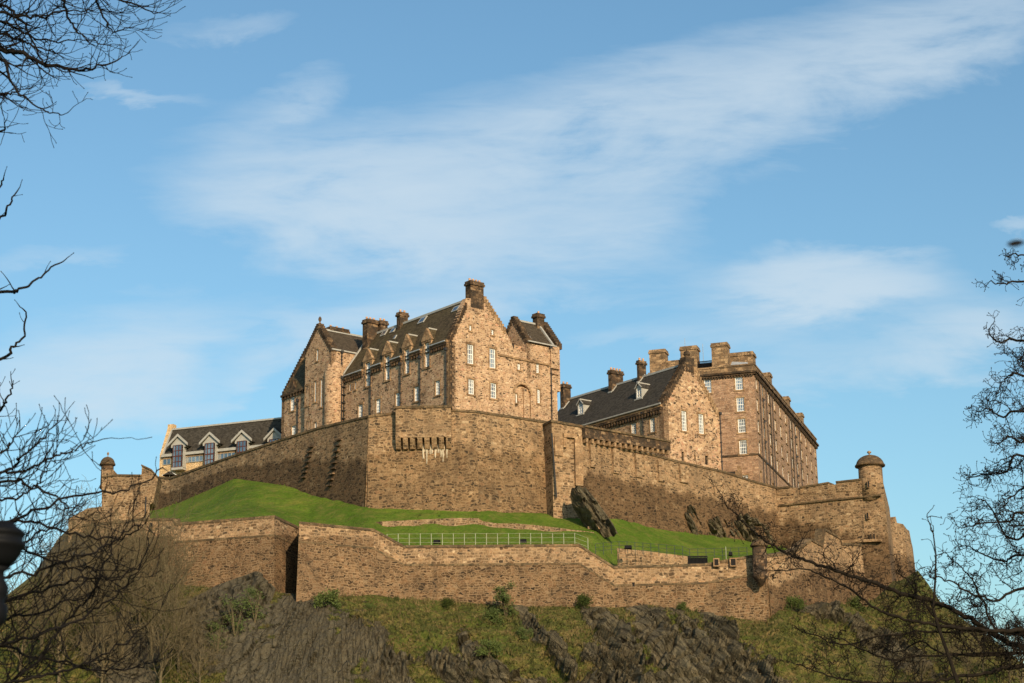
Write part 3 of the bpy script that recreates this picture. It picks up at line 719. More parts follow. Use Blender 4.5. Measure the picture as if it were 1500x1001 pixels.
def turret(name, px, Y, ybot, yeave, ytop, rpx, label, mat, root_y=None, corbel=True, conic=0.0, ball=True):
    c = P(px, yeave, Y); sc_ = (c - CAM).length / FPX; r = rpx * sc_
    zb = zat(c.x, c.y, ybot); ze = c.z; zt = zat(c.x, c.y, ytop)
    root = empty(name, (c.x, c.y, zb), label, 'turret')
    mb = MB(); prof = []
    if corbel: prof += [(r * .25, zb - r * 1.6 - zb), (r * .75, -r * .7), (r * 1.1, -.3), (r * 1.1, 0)]
    prof += [(r * 1.0, 0.01), (r * .97, ze - zb)]
    mb.lathe((c.x, c.y, zb), prof, 24); mb.build('turret_wall', M[mat], root, True)
    h = (zt - ze); mb = MB()
    dome = [(r * 1.22, 0), (r * 1.24, .18)] + [(r * 1.14 * math.cos(a), .18 + h * .80 * math.sin(a)) for a in [R(x) for x in (8, 20, 34, 48, 62, 76, 86)]]
    mb.lathe((c.x, c.y, ze), dome, 24); dm = mb.build('dome', M['dome'], root, True)
    mb = MB(); zz = ze + .15 + h * .8
    mb.lathe((c.x, c.y, zz - .05), [(r * .13, 0), (r * .06, .15), (r * .06, .28), (r * .16, .36), (r * .18, .50), (r * .10, .64), (.01, .68)], 10)
    mb.build('ball_finial', M['dress'], dm, True)
    return root, c, r, zb, ze
tr = turret('lookout_turret', 1274.5, Y1290 + 2.2, 735, 684, 665, 17.5, 'big domed round lookout turret with ball finial on right bastion corner', 'rampU', corbel=False)
ptu = Plane(P(1274.5, 700, Y1290 + .35), 90); slits(tr[0], ptu, [(1271, 1273.5, 705, 714)], .0)
tr2 = turret('sentry_turret', 1112, 203.8, 842, 801, 792, 10.5, 'small dark domed corner turret on the lower wall among bare branches', 'sooty')
tr3 = turret('watch_turret', 157.5, 222, 712, 682, 669, 9.0, 'small domed watch turret at far left end of castle', 'sooty', corbel=True)

# far right outer wall
rampart('outer_wall', [(1298, 775, 900, 262), (1309, 764, 880, 264), (1312, 757, 880, 264.5), (1314, 766, 880, 265), (1323, 768, 880, 266), (1328, 775, 880, 268), (1332, 778, 880, 269), (1335, 794, 880, 270), (1337, 802, 870, 274), (1338.5, 822, 870, 276)], 'rampU', 'ragged outer wall at the right edge of the castle, beyond the turret bastion', 'castle wall', thick=1.5, cope=False)

# far left outwork
lo = empty('outwork_wall', P(180, 760, 222), 'far left outwork wall joining the watch turret to the green mound', 'castle wall')
pl_ = Plane(P(150, 700, 221), 88)
def zz(px, py): return pl_.hit(px, py)
mb = MB(); facade(mb, pl_, [zz(149, 830), zz(212, 830), zz(213, 742), zz(224, 737), zz(232, 700), zz(222, 689), zz(208, 683), zz(207, 696), zz(172, 695), zz(166, 688), zz(149, 688)], thick=3)
mb.build('wall_face', M['rampLow'], lo)
mb = MB()
for a, b, c, d in ((149, 700, 172, 697.5), (172, 697.5, 207, 698), (207, 683, 222, 690), (222, 690, 232, 701)):
    (t0, z0), (t1, z1) = zz(a, b), zz(c, d)
    mb.hexa([pl_.pt(t0, z0, .15), pl_.pt(t0, z0 + .2, .15), pl_.pt(t0, z0 + .2, -3), pl_.pt(t0, z0, -3)], [pl_.pt(t1, z1, .15), pl_.pt(t1, z1 + .2, .15), pl_.pt(t1, z1 + .2, -3), pl_.pt(t1, z1, -3)])
mb.build('coping', M['cope'], lo)
pl2 = Plane(P(205, 740, 213), 80)
mb = MB(); zz2 = pl2.hit
facade(mb, pl2, [zz2(100, 850), zz2(219, 850), zz2(219, 728), zz2(207, 728), zz2(200, 722), zz2(165, 722), zz2(150, 742), zz2(128, 745), zz2(100, 760)], thick=4)
lb = empty('buttress_wall', pl2.pt(0, 30), 'lower left buttress wall behind brown bare trees, beneath the outwork', 'castle wall')
mb.build('wall_face', M['rampLow'], lb)
mb = MB(); r = pl2.rect(213, 214.5, 728, 770); mb.tube([pl2.pt(r[0], r[3], .1), pl2.pt(r[0], r[2], .1)], .09, 6); mb.build('drainpipe', M['pipe'], lb)

# embrasures in the lower wall
for root_, p_, lst in ((bpy.data.objects['rampart_wall.001'], Plane(P(1066, 825, 205.3), 90), [(1046, 1052, 820, 829), (1070, 1077, 819.5, 829), (925.5, 929.5, 854, 860)]), (bpy.data.objects['rampart_wall'], Plane(P(230, 775, 205.6), 74), [(219.5, 223.5, 767, 774), (239, 244, 765, 774.5)])):
    slits(root_, p_, lst, .3, 'embrasure')
slits(BW[0], Plane(P(640, 735, 215.7), 90), [(623.5, 626, 733, 735.5), (654.5, 656, 732, 734.5)], .0, 'weep_hole')

# ================================================================ buildings: shared builders
def window(root, pl, x0, x1, y0, y1, cols=3, rows=4, glassm='glass', sur=.2, out=0., recess=.12, surmat='dress', hood=False):
    """one sash window: white frame > pane, surround. Returns the hole rectangle."""
    r = pl.rect(x0, x1, y0, y1)
    return window_r(root, pl, r, cols, rows, glassm, sur, out, recess, surmat)
def window_r(root, pl, r, cols=3, rows=4, glassm='glass', sur=.2, out=0., recess=.2, surmat='dress', fr=.11, mu=.05, framemat='white'):
    t0, t1, z0, z1 = r; o0, o1 = out - recess - .06, out - recess + .03
    mb = MB()
    pl.box(mb, t0, t0 + fr, z0, z1, o0, o1); pl.box(mb, t1 - fr, t1, z0, z1, o0, o1)
    pl.box(mb, t0 + fr, t1 - fr, z0, z0 + fr * 1.3, o0, o1); pl.box(mb, t0 + fr, t1 - fr, z1 - fr, z1, o0, o1)
    for i in range(1, cols):
        c = t0 + (t1 - t0) * i / cols; pl.box(mb, c - mu / 2, c + mu / 2, z0 + fr, z1 - fr, o0, o1 - .02)
    for j in range(1, rows):
        c = z0 + (z1 - z0) * j / rows; m = mu * (1.9 if j * 2 == rows else 1); pl.box(mb, t0 + fr, t1 - fr, c - m / 2, c + m / 2, o0, o1 - .015)
    w = mb.build('window', M[framemat], root)
    mb = MB(); mb.face([pl.pt(t0, z0, o0 - .004), pl.pt(t1, z0, o0 - .004), pl.pt(t1, z1, o0 - .004), pl.pt(t0, z1, o0 - .004)])
    mb.build('pane', M[GR.choice((glassm, glassm, 'glass2', 'glass3'))], w)
    if sur:
        mb = MB(); e = .03
        pl.box(mb, t0 - sur, t0 + .001, z0, z1, out - .1, out + e); pl.box(mb, t1 - .001, t1 + sur, z0, z1, out - .1, out + e)
        pl.box(mb, t0 - sur * 1.25, t1 + sur * 1.25, z1, z1 + sur * 1.3, out - .1, out + e + .02)
        pl.box(mb, t0 - sur * 1.3, t1 + sur * 1.3, z0 - .2, z0, out - .1, out + .12)
        mb.build('surround', M[surmat], w)
    return (t0, t1, z0, z1)
def pipe(root, pl, x, y0, y1, o=.12):
    r = pl.rect(x - .5, x + .5, y0, y1); t = (r[0] + r[1]) / 2; mb = MB()
    mb.tube([pl.pt(t, r[3], o), pl.pt(t, r[2], o)], .085, 6)
    pl.box(mb, t - .2, t + .2, r[3] - .05, r[3] + .3, o - .1, o + .2)
    for k in range(1, 6):
        z = r[3] + (r[2] - r[3]) * k / 6; pl.box(mb, t - .13, t + .13, z - .05, z + .05, -.02, o + .1)
    mb.build('drainpipe', M['pipe'], root)
def chimney(root, pl, x0, x1, y0, y1, o, depth, pots=3, mat='sooty', name='chimney', band=True):
    """a stack whose visible face lies in plane pl offset o; picture box gives its width and height"""
    q = pl.off(o); t0, t1, z0, z1 = q.rect(x0, x1, y0, y1)
    return chimney_r(root, q, t0, t1, z0, z1, depth, pots, mat, name)
def chimney_r(root, q, t0, t1, z0, z1, depth, pots=3, mat='sooty', name='chimney'):
    mb = MB(); q.box(mb, t0, t1, z0, z1 - .55, -depth, 0)
    q.box(mb, t0 - .14, t1 + .14, z1 - .58, z1 - .3, -depth - .14, .14); q.box(mb, t0 - .06, t1 + .06, z1 - .3, z1, -depth - .06, .06)
    c = mb.build(name, M[mat], root)
    if pots:
        along = (t1 - t0) >= depth
        for i in range(pots):
            k = (i + .5) / pots; t = t0 + (t1 - t0) * k if along else (t0 + t1) / 2; o = -depth / 2 if along else -depth * k
            p = q.pt(t, z1 - .02, o); mb = MB(); mb.lathe(p, [(.16, 0), (.14, .3), (.17, .34), (.15, .42)], 8); mb.build('chimney_pot', M['pot'], c)
    return c
def slab(root, name, pts, mat, th=.22):
    pts = [Vector(p) for p in pts]; n = (pts[1] - pts[0]).cross(pts[2] - pts[0]).normalized()
    if n.z < 0: n = -n
    mb = MB(); mb.prism(pts, -n * th); return mb.build(name, M[mat], root)
def bar(root, name, a, b, w, mat, h=None):
    mb = MB(); a = Vector(a); b = Vector(b); d = (b - a).normalized(); s = d.cross(Vector((0, 0, 1))).normalized() * w; u = s.cross(d).normalized() * (h or w)
    mb.hexa([a - s - u, a + s - u, a + s + u, a - s + u], [b - s - u, b + s - u, b + s + u, b - s + u]); return mb.build(name, M[mat], root)
def crowsteps(root, pl, a, b, n, depth=.7, o=.06, mat='sooty', rise=.26):
    """stepped coping stones from (t,z) a up to b"""
    mb = MB()
    for i in range(n):
        k0, k1 = i / n, (i + 1) / n; t0 = a[0] + (b[0] - a[0]) * k0; t1 = a[0] + (b[0] - a[0]) * k1; z0 = a[1] + (b[1] - a[1]) * k0; z1 = a[1] + (b[1] - a[1]) * k1
        lo, hi = min(t0, t1), max(t0, t1); pl.box(mb, lo - .07, hi + .07, z0 - .25, z1 + rise, -depth, o)
    return mb.build('crow_steps', M[mat], root)
def corbels(root, pl, a, b, n, o=.28, h=.42, mat='sooty'):
    mb = MB(); (ta, za), (tb, zb) = a, b
    for i in range(n):
        k = (i + .5) / n; t = ta + (tb - ta) * k; z = za + (zb - za) * k
        pl.box(mb, t - .13, t + .13, z - h, z, 0, o)
    mb.hexa([pl.pt(ta, za, 0), pl.pt(ta, za + .3, 0), pl.pt(ta, za + .3, o + .05), pl.pt(ta, za, o + .05)], [pl.pt(tb, zb, 0), pl.pt(tb, zb + .3, 0), pl.pt(tb, zb + .3, o + .05), pl.pt(tb, zb, o + .05)])
    return mb.build('corbel_table', M[mat], root)
def skylight(root, pl3, c, w, h):  # pl3: (u, v, n) on the roof
    u, v, n = pl3; mb = MB(); c = Vector(c)
    mb.hexa([c - u * w - v * h, c + u * w - v * h, c + u * w + v * h, c - u * w + v * h], [q + n * .12 for q in (c - u * w - v * h, c + u * w - v * h, c + u * w + v * h, c - u * w + v * h)])
    s = mb.build('skylight', M['leadl'], root)
    mb = MB(); k = .72; mb.face([c + n * .125 - u * w * k - v * h * k, c + n * .125 + u * w * k - v * h * k, c + n * .125 + u * w * k + v * h * k, c + n * .125 - u * w * k + v * h * k]); mb.build('pane', M['glass'], s)

# ================================================================ the hospital block
AZA, AZB = -39.5, 50.5
O = P(659, 560, 230.0)
FL = Plane(O, AZA); FR = Plane(O, AZB)
hosp = empty('stone_house', (O.x, O.y, 48.6), 'tallest central stone house with crow-stepped gable, tall chimney and four dormers on its left side', 'historic house')
ZB = 48.6
holesR = []
for x0, x1, y0, y1, c, r, g in [(684.5, 693.5, 505, 533.4, 3, 4, 'blind'), (717, 725.8, 511, 539.6, 3, 4, 'blind'), (686, 694.4, 556, 578, 3, 4, 'blind'), (718.6, 727, 561.5, 584, 3, 4, 'blind'),
                             (687.3, 690.6, 477, 484.6, 1, 2, 'glass'), (719.8, 723, 483.5, 491, 1, 2, 'glass'), (758, 762, 533, 542, 2, 3, 'glass'), (785.4, 789.4, 530, 546.8, 2, 5, 'glass'), (787, 791, 571, 591, 2, 5, 'glass')]:
    holesR.append(window(hosp, FR, x0, x1, y0, y1, c, r, g, .22 if x1 - x0 > 6 else .14))
holesL = []
for x0, x1, y0, y1, c, r in [(527.9 - 3.2, 527.9 + 3.2, 593, 612.7, 3, 4), (554 - 3.2, 554 + 3.2, 585, 605, 3, 4), (582.4 - 3, 582.4 + 3, 576, 596, 3, 4), (610 - 3.2, 610 + 3.2, 566.7, 588, 3, 4), (641 - 3.3, 641 + 3.3, 558, 579, 3, 4),
                             (511.4, 513.8, 562.7, 573.5, 1, 2), (519.5, 521.9, 560, 571, 1, 2)]:
    holesL.append(window(hosp, FL, x0, x1, y0, y1, c, r, 'glass', .22 if x1 - x0 > 4 else .12))
dorm = [(535.6, 542.6, 531, 566, 510.5), (563.9, 570.8, 521.4, 557, 499.8), (592.8, 599.4, 511.6, 547.6, 489.5), (621.9, 628.8, 502, 538, 480.5)]
# gable wall
A = FR.hit
apx, apz = A(696, 436); TR = A(815, 508)[0]
# arch recess as a stepped set of columns
ra = FR.rect(754.5, 777.5, 563.5, 615); ac = (ra[0] + ra[1]) / 2; ar = (ra[1] - ra[0]) / 2; za = ra[3] - ar
archh = []
NS = 10
for i in range(NS):
    x0 = ra[0] + 2 * ar * i / NS; x1 = ra[0] + 2 * ar * (i + 1) / NS; xm = (x0 + x1) / 2 - ac
    archh.append((x0, x1, ZB + .01, za + math.sqrt(max(0, ar * ar - xm * xm))))
out = [(0, ZB), (TR, ZB), (TR, A(815, 508)[1]), (A(771.5, 500)[0], A(771.5, 500)[1]), (A(771.5, 517)[0], A(771.5, 517)[1]), (A(752, 511)[0], A(752, 511)[1]), A(748, 499), A(740, 485), A(709, 437), A(683, 437), (0, A(658, 497)[1])]
mb = MB(); facade(mb, FR, out, holesR + archh, thick=.9, reveal=.42)
mb.build('gable_wall', M['hosp'], hosp)
# back of the arch recess with its slit window
mb = MB(); FRb = FR.off(-.42); facade(mb, FRb, [(ra[0] - .3, ZB), (ra[1] + .3, ZB), (ra[1] + .3, ra[3] + .3), (ra[0] - .3, ra[3] + .3)], [], thick=.1)
mb.build('arch_back', M['hosp'], hosp)
window(hosp, FRb.off(.12), 755.2, 757.6, 577, 590.5, 1, 3, 'glass', .1)
mb = MB(); xx = FRb.rect(766, 767.5, 566, 615); FRb.box(mb, xx[0], ra[1] + .2, ZB, ra[3] - .4, 0, .2); mb.build('arch_pilaster', M['hosp'], hosp)
mb = MB()
for i in range(14):
    a0 = math.pi * i / 14; a1 = math.pi * (i + 1) / 14
    q = [(ac + math.cos(a) * r, za + math.sin(a) * r) for a, r in ((a0, ar), (a1, ar), (a1, ar + .34), (a0, ar + .34))]
    mb.prism([FR.pt(t, z, .0) for t, z in q], FR.N * .05)
mb.build('arch_ring', M['dress'], hosp)
# long wall with dormer strips
AZ2 = FL.hit; TL = AZ2(503, 560)[0]; ZE = AZ2(640, 505.5)[1]
outL = [(0, ZB), (TL, ZB), (TL, ZE), (0, ZE)]
ZEL = ZE
dh = []
for x0, x1, y0, y1, yp in dorm:
    r = FL.rect(x0, x1, y0, y1); dh.append(r)
mb = MB(); facade(mb, FL, outL, holesL + [(r[0], r[1], r[2], ZE) for r in dh], thick=.9)
mb.build('long_wall', M['hospside'], hosp)
corb_t = [0.3] + [v for r in dh for v in (r[0] - .5, r[1] + .5)][::1] + [TL - .2]
tt = sorted([0.25, TL - .15] + [r[0] - .45 for r in dh] + [r[1] + .45 for r in dh])
for a, b in zip(tt[0::2], tt[1::2]):
    corbels(hosp, FL, (a, ZE - .45), (b, ZE - .45), max(2, int((b - a) / .5)))
    mb = MB(); FL.box(mb, a, b, ZE - .15, ZE + .12, 0, .38); mb.build('eaves_course', M['dress'], hosp)
# other two walls
mb = MB(); bw = A(740, 485)[0]
BL = lambda a, b, z: O.xy.to_3d() + FL.T * a + FR.T * b + Vector((0, 0, z))
mb.face([BL(0, TR, ZB), BL(TL, TR, ZB), BL(TL, TR, ZE), BL(0, TR, ZE + 1)]); mb.face([BL(TL, 0, ZB), BL(TL, TR, ZB), BL(TL, TR, ZE), BL(TL, apx, apz), BL(TL, 0, ZE)])
mb.build('back_wall', M['hosp'], hosp)
# main roof
zr = apz
fr9 = 1.15 / (apx + .35); zq = ZE + .05 + (zr - ZE - .05) * fr9; bq = -.35 + 1.15
slab(hosp, 'roof', [BL(.5, bq, zq), BL(TL, bq, zq), BL(TL, apx, zr), BL(.5, apx, zr)], 'slate')
te = sorted([0.5, TL] + [r[0] - .5 for r in dh] + [r[1] + .5 for r in dh])
for ta_, tb_ in zip(te[0::2], te[1::2]):
    slab(hosp, 'roof_eave', [BL(ta_, -.35, ZE + .05), BL(tb_, -.35, ZE + .05), BL(tb_, bq, zq), BL(ta_, bq, zq)], 'slate')
    bar(hosp, 'gutter', BL(ta_, -.42, ZE + .02), BL(tb_, -.42, ZE + .02), .07, 'lead')
slab(hosp, 'rear_roof', [BL(.5, bw + 1, ZE), BL(TL, bw + 1, ZE), BL(TL, apx, zr), BL(.5, apx, zr)], 'slate')
bar(hosp, 'ridge', BL(.5, apx, zr + .08), BL(TL, apx, zr + .08), .14, 'leadl')
crowsteps(hosp, FR, A(659, 499), A(683, 447), 13, .8, .08)
crowsteps(hosp, FR, A(740, 486), A(709, 437), 11, .8, .08, mat='dress')
chimney(hosp, FR, 689.5, 708.5, 412.5, 452, .02, 1.1, 4)
# roof frame for skylights
ru = FL.T; rv = (BL(0, apx, zr) - BL(0, -.35, ZE)).normalized(); rn = ru.cross(rv); rn = rn if rn.z > 0 else -rn
def onroof(px, py, p0=None, n=None):
    d = ray(px, py); p0 = p0 or BL(0, -.35, ZE + .05); n = n or rn; k = (p0 - CAM).dot(n) / d.dot(n); return CAM + d * k
for px, py, w, h in ((563, 488.5, .55, .55), (576, 484.5, .5, .45), (619, 469.5, .7, .6), (668, 453, .65, .5), (579, 494.5, .2, .35)):
    skylight(hosp, (ru, rv, rn), onroof(px, py), w, h)
chimney(hosp, FL, 531, 538, 468, 520, -apx + 1.7, 1.75, 3)
chimney(hosp, FL, 551.5, 557.5, 470, 500, -apx - .2, 1.2, 2)
chimney(hosp, FL, 581, 586, 457.5, 484, -apx + .6, 1.35, 2)
bar(hosp, 'verge_flashing', BL(TL - .1, -.3, ZE + .12), BL(TL - .1, apx, zr + .12), .12, 'leadl')
# dormers
for (x0, x1, y0, y1, yp), r in zip(dorm, dh):
    zp = FL.hit((x0 + x1) / 2, yp)[1]; t0, t1, z0, z1 = r; w = .48
    mb = MB(); c = (t0 + t1) / 2
    facade(mb, FL, [(t0 - w, ZE - .5), (t1 + w, ZE - .5), (t1 + w, z1 + .25), (t0 - w, z1 + .25)], [(t0, t1, ZE - .5, z1)], thick=.5, o=.08)
    FL.box(mb, t0 - .25, t0, z0 - .1, ZE - .5, -.1, .07); FL.box(mb, t1, t1 + .25, z0 - .1, ZE - .5, -.1, .07); FL.box(mb, t0 - .3, t1 + .3, z0 - .25, z0, -.1, .14)
    # side cheeks running back into the roof
    dep = 2.6
    for s in (t0 - w, t1 + w - .2):
        FL.box(mb, s, s + .2, ZE - .3, z1 + .25, -dep, -.4)
    d = mb.build('dormer', M['parapet'], hosp)
    mb = MB(); facade(mb, FL, [(t0 - w - .15, z1 + .25), (t1 + w + .15, z1 + .25), (c, zp)], [], thick=.4, o=.14); mb.build('pediment', M['dress'], d)
    for s in (-1, 1):
        e0 = (t0 - w - .15) if s < 0 else (t1 + w + .15)
        slab(d, 'dormer_roof', [FL.pt(e0, z1 + .25, -.25), FL.pt(c, zp - .05, -.25), FL.pt(c, zp - .05, -3.9), FL.pt(e0, z1 + .25, -3.9)], 'slate', .1)
    bar(d, 'dormer_ridge', FL.pt(c, zp, -.25), FL.pt(c, zp, -3.2), .09, 'leadl')
    e0 = t0 - w - .1
    bar(d, 'valley_flashing', FL.pt(e0, z1 + .28, -3.0), FL.pt(e0 - .02, ZE + .5, -.5), .08, 'leadl')
    window_r(d, FL, (t0, t1, z0, z1), 3, 8, 'glass', 0)
for px, y0 in ((504.8, 553), (543.7, 545), (587.6, 530), (616.4, 520), (654.7, 508)):
    pipe(hosp, FL, px, y0 + 5, 618, .16)
pipe(hosp, FR, 806.8, 511, 620, .12)
mb = MB()
for a, b in ((A(729, 521), A(814, 538.5)),):
    mb.hexa([FR.pt(a[0], a[1], 0), FR.pt(a[0], a[1] + .25, 0), FR.pt(a[0], a[1] + .25, .16), FR.pt(a[0], a[1], .16)], [FR.pt(b[0], b[1], 0), FR.pt(b[0], b[1] + .25, 0), FR.pt(b[0], b[1] + .25, .16), FR.pt(b[0], b[1], .16)])
mb.build('string_course', M['dress'], hosp)
# corner quoins
for pl, sgn in ((FR, 1), (FL, 1)):
    mb = MB(); z = ZB + 2; i = 0
    while z < ZE - .5:
        l = .62 if i % 2 else .36; pl.box(mb, -.03, l, z, z + .36, -.05, .03); z += .38; i += 1
    mb.build('quoins', M['sooty' if pl is FR else 'dress'], hosp)
# corbelled bartizan corner at right
mb = MB()
for k, (za_, zb_, o) in enumerate(((500, 541, .28), (541, 548, .18), (548, 560, .08))):
    zt_, zb2 = A(812, za_ + 8)[1], A(812, zb_)[1]; FR.box(mb, TR - 1.2, TR + o, zb2, zt_, -3, o)
mb.build('corner_bartizan', M['hosp'], hosp)
# small cross roof at the right with its own two gables
t771 = A(771.5, 500)[0]; PG = Plane(FR.pt(t771, 0), AZA)
ga, gz = PG.hit(751, 466.5); ga2, gz2 = PG.hit(739.5, 488); _, ge = A(771.5, 500); RT = A(813, 508)[0]
zg = (ge + A(813, 508.5)[1]) / 2
mb = MB(); D2 = min(2 * ga, 9)
facade(mb, PG, [(0, ge - 5), (D2, ge - 5), (D2, ge), (ga + .4, gz - .1), (ga - .4, gz - .1), (0, ge)], [], thick=.6)
gw = mb.build('small_gable', M['hosp'], hosp)
crowsteps(hosp, PG, (0, ge), (ga, gz), 11, .7, .08); crowsteps(hosp, PG, (D2, ge), (ga, gz), 11, .7, .08)
slab(hosp, 'cross_roof', [FR.pt(t771 + .5, zg - .05, .25), FR.pt(RT, zg - .05, .25), FR.pt(RT, gz - .25, -ga), FR.pt(t771 + .5, gz - .25, -ga)], 'slate2')
slab(hosp, 'cross_roof_rear', [FR.pt(t771 + .5, zg - .05, -2 * ga), FR.pt(RT, zg - .05, -2 * ga), FR.pt(RT, gz - .25, -ga), FR.pt(t771 + .5, gz - .25, -ga)], 'slate2')
bar(hosp, 'ridge', FR.pt(t771 + .6, gz - .15, -ga), FR.pt(RT, gz - .15, -ga), .12, 'leadl'); bar(hosp, 'gutter', FR.pt(t771, zg, .3), FR.pt(RT, zg, .3), .08, 'leadl')
PG2 = Plane(FR.pt(RT + .2, 0), AZA)
mb = MB(); facade(mb, PG2, [(0, ge - 6), (2 * ga, ge - 6), (2 * ga, zg), (ga, gz), (0, zg)], [], thick=.6); mb.build('end_gable', M['hosp'], hosp)
crowsteps(hosp, PG2, (-.2, zg), (ga, gz + .1), 12, .8, .1); 
bar(hosp, 'verge_flashing', FR.pt(RT - .5, zg + .05, .2), FR.pt(RT - .5, gz - .1, -ga), .14, 'leadl')
crv = (FR.pt(0, gz - .25, -ga) - FR.pt(0, zg - .05, .25)).normalized(); crn = FR.T.cross(crv); crn = crn if crn.z > 0 else -crn
skylight(hosp, (FR.T, crv, crn), onroof(772.5, 492.5, FR.pt(t771, zg - .05, .25), crn), .3, .6)
chimney(hosp, FR, 787, 797.5, 459.5, 486, -ga + .5, .95, 1)
# dark boxes painted as the shade of openings in the parapet recess
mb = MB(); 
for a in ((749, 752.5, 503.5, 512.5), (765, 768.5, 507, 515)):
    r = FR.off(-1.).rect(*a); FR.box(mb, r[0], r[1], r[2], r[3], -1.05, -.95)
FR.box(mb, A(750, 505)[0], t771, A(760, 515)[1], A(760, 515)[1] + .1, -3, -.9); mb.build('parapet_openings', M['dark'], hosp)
mb = MB(); FR.box(mb, A(742, 505)[0], t771, ZB + 10, A(760, 503)[1], -3.2, -1.06); mb.build('recess_wall', M['hosp'], hosp)

# ================================================================ left wing with round stair tower
wing = empty('stone_wing', BL(TL + 3, -2, ZB), 'left stone wing with narrow crow-stepped gable and round stair tower, beside the taller central house', 'historic house')
GP = FL.off(1.9); GB = GP.off(-.7)
H = GP.hit
holes = []
for x0, x1, y0, y1, c, r in [(463.2, 466.4, 512, 529, 1, 4), (460.4, 463.4, 559, 589, 1, 5), (469.3, 472.3, 556, 596.5, 1, 6), (460.3, 463.8, 618.7, 634, 2, 3), (469, 472.6, 626, 640, 2, 3)]:
    holes.append(window(wing, GP, x0, x1, y0, y1, c, r, 'glass', .13))
gap, gz0 = H(465.5, 477); gr, gzr = H(485.5, 512); gl, gzl = H(447.5, 515)
mb = MB(); facade(mb, GP, [(gr, ZB), (gl, ZB), (gl, H(447, 514)[1]), (gap + .35, gz0), (gap - .35, gz0), (gr, gzr)], holes, thick=.8)
mb.build('gable_wall', M['hospside'], wing)
crowsteps(wing, GP, (gl, H(447, 516)[1]), (gap, gz0), 12, .8, .08); crowsteps(wing, GP, (gr, gzr), (gap, gz0), 12, .8, .08)
mb = MB(); q = GP.pt(gap, gz0 + .2, -.35); mb.lathe(q, [(.22, 0), (.16, .2), (.08, .35), (.24, .65), (.20, .95), (.05, 1.15)], 8); mb.build('finial', M['sooty'], wing)
# gable side wall facing right
SP = Plane(GP.pt(gr, 0, 0), AZB)
mb = MB(); sl = SP.hit(530, 522)[0] + 3; facade(mb, SP, [(0, gzr - 16), (sl, gzr - 16), (sl, gzr), (0, gzr)], [], thick=.7); mb.build('side_wall', M['hosp'], wing)
bar(wing, 'gutter', SP.pt(0, gzr + .05, .1), SP.pt(sl, gzr + .05, .1), .09, 'leadl')
pipe(wing, SP, 500, 517, 548, .1)
slab(wing, 'gable_roof', [SP.pt(.4, gzr, .15), SP.pt(sl + 4, gzr, .15), GP.pt(gap, gz0 - .5, -sl - 4), GP.pt(gap, gz0 - .5, -.4)], 'slate2')
slab(wing, 'gable_roof', [GP.pt(gl, gzl - .3, -.4), GP.pt(gl, gzl - .3, -sl - 4), GP.pt(gap, gz0 - .5, -sl - 4), GP.pt(gap, gz0 - .5, -.4)], 'slate2')
bar(wing, 'ridge', GP.pt(gap, gz0 - .4, -.4), GP.pt(gap, gz0 - .4, -sl - 4), .13, 'leadl')
chimney(wing, SP.off(-3.4), 484, 511, 480.5, 497, 0, 1.5, 3)
# main body left of the gable
B_ = GB.hit; tw = B_(412.5, 600)[0]; zw = B_(412.5, 580)[1]
bh = []
for x0, x1, y0, y1, c, r in [(425.4, 431.4, 573.5, 602, 3, 6), (447.5 - .2, 453.3, 566, 594.5, 3, 6), (427, 433, 624, 643, 3, 4), (450, 454.8, 617.6, 637, 3, 4)]:
    pl = GB if x0 < 446 else GP
    rct = window(wing, pl, x0, x1, y0, y1, c, r, 'glass', .18)
    if pl is GB: bh.append(rct)
mb = MB(); facade(mb, GB, [(gl - .3, ZB), (tw, ZB), (tw, zw), (gl - .3, zw)], [h for h in bh if h[3] < zw] + [(h[0], h[1], h[2], zw) for h in bh if h[3] >= zw], thick=.8)
mb.build('long_wall', M['hospside'], wing)
# its left end gable, seen edge on, stepping up away from the viewer
EP = Plane(GB.pt(tw, 0, 0), AZB); zrid = EP.hit(447, 513)
mb = MB(); facade(mb, EP, [(0, ZB), (2 * zrid[0], ZB), (2 * zrid[0], zw), (zrid[0], zrid[1]), (0, zw)], [], thick=-.7); mb.build('end_gable', M['hospside'], wing)
crowsteps(wing, EP, (-.1, zw), zrid, 16, .0, .0) if 0 else None
mb = MB(); n = 17
for i in range(n):
    t0_, t1_ = zrid[0] * i / n, zrid[0] * (i + 1) / n; z1_ = zw + (zrid[1] - zw) * (i + 1) / n
    EP.box(mb, t0_ - .05, t1_ + .05, z1_ - .7, z1_ + .15, -.1 if EP.N.dot(GB.T) > 0 else .1, .75 if EP.N.dot(-GB.T) > 0 else -.75)
mb.build('crow_steps', M['sooty'], wing)
slab(wing, 'roof', [GB.pt(tw - .3, zw + .05, .2), GB.pt(gl - .5, zw + .05, .2), GB.pt(gl - .5, zrid[1] - .3, -zrid[0]), GB.pt(tw - .3, zrid[1] - .3, -zrid[0])], 'slate')
slab(wing, 'rear_roof', [GB.pt(tw - .3, zw + .05, -2 * zrid[0]), GB.pt(gl - 3.5, zw + .05, -2 * zrid[0]), GB.pt(gl - 3.5, zrid[1] - .3, -zrid[0]), GB.pt(tw - .3, zrid[1] - .3, -zrid[0])], 'slate')
corbels(wing, GB, (tw - .1, zw - .35), (gl + .2, zw - .35), 9)
r = GB.rect(425.4, 431.4, 573.5, 602); w = .4; c = (r[0] + r[1]) / 2; zp = B_(428, 557)[1]
mb = MB(); facade(mb, GB, [(r[0] - w, zw - .2), (r[1] + w, zw - .2), (r[1] + w, r[3] + .2), (c, zp), (r[0] - w, r[3] + .2)], [(r[0], r[1], zw - .2, r[3])], thick=.5, o=.1); dd = mb.build('dormer', M['sooty'], wing)
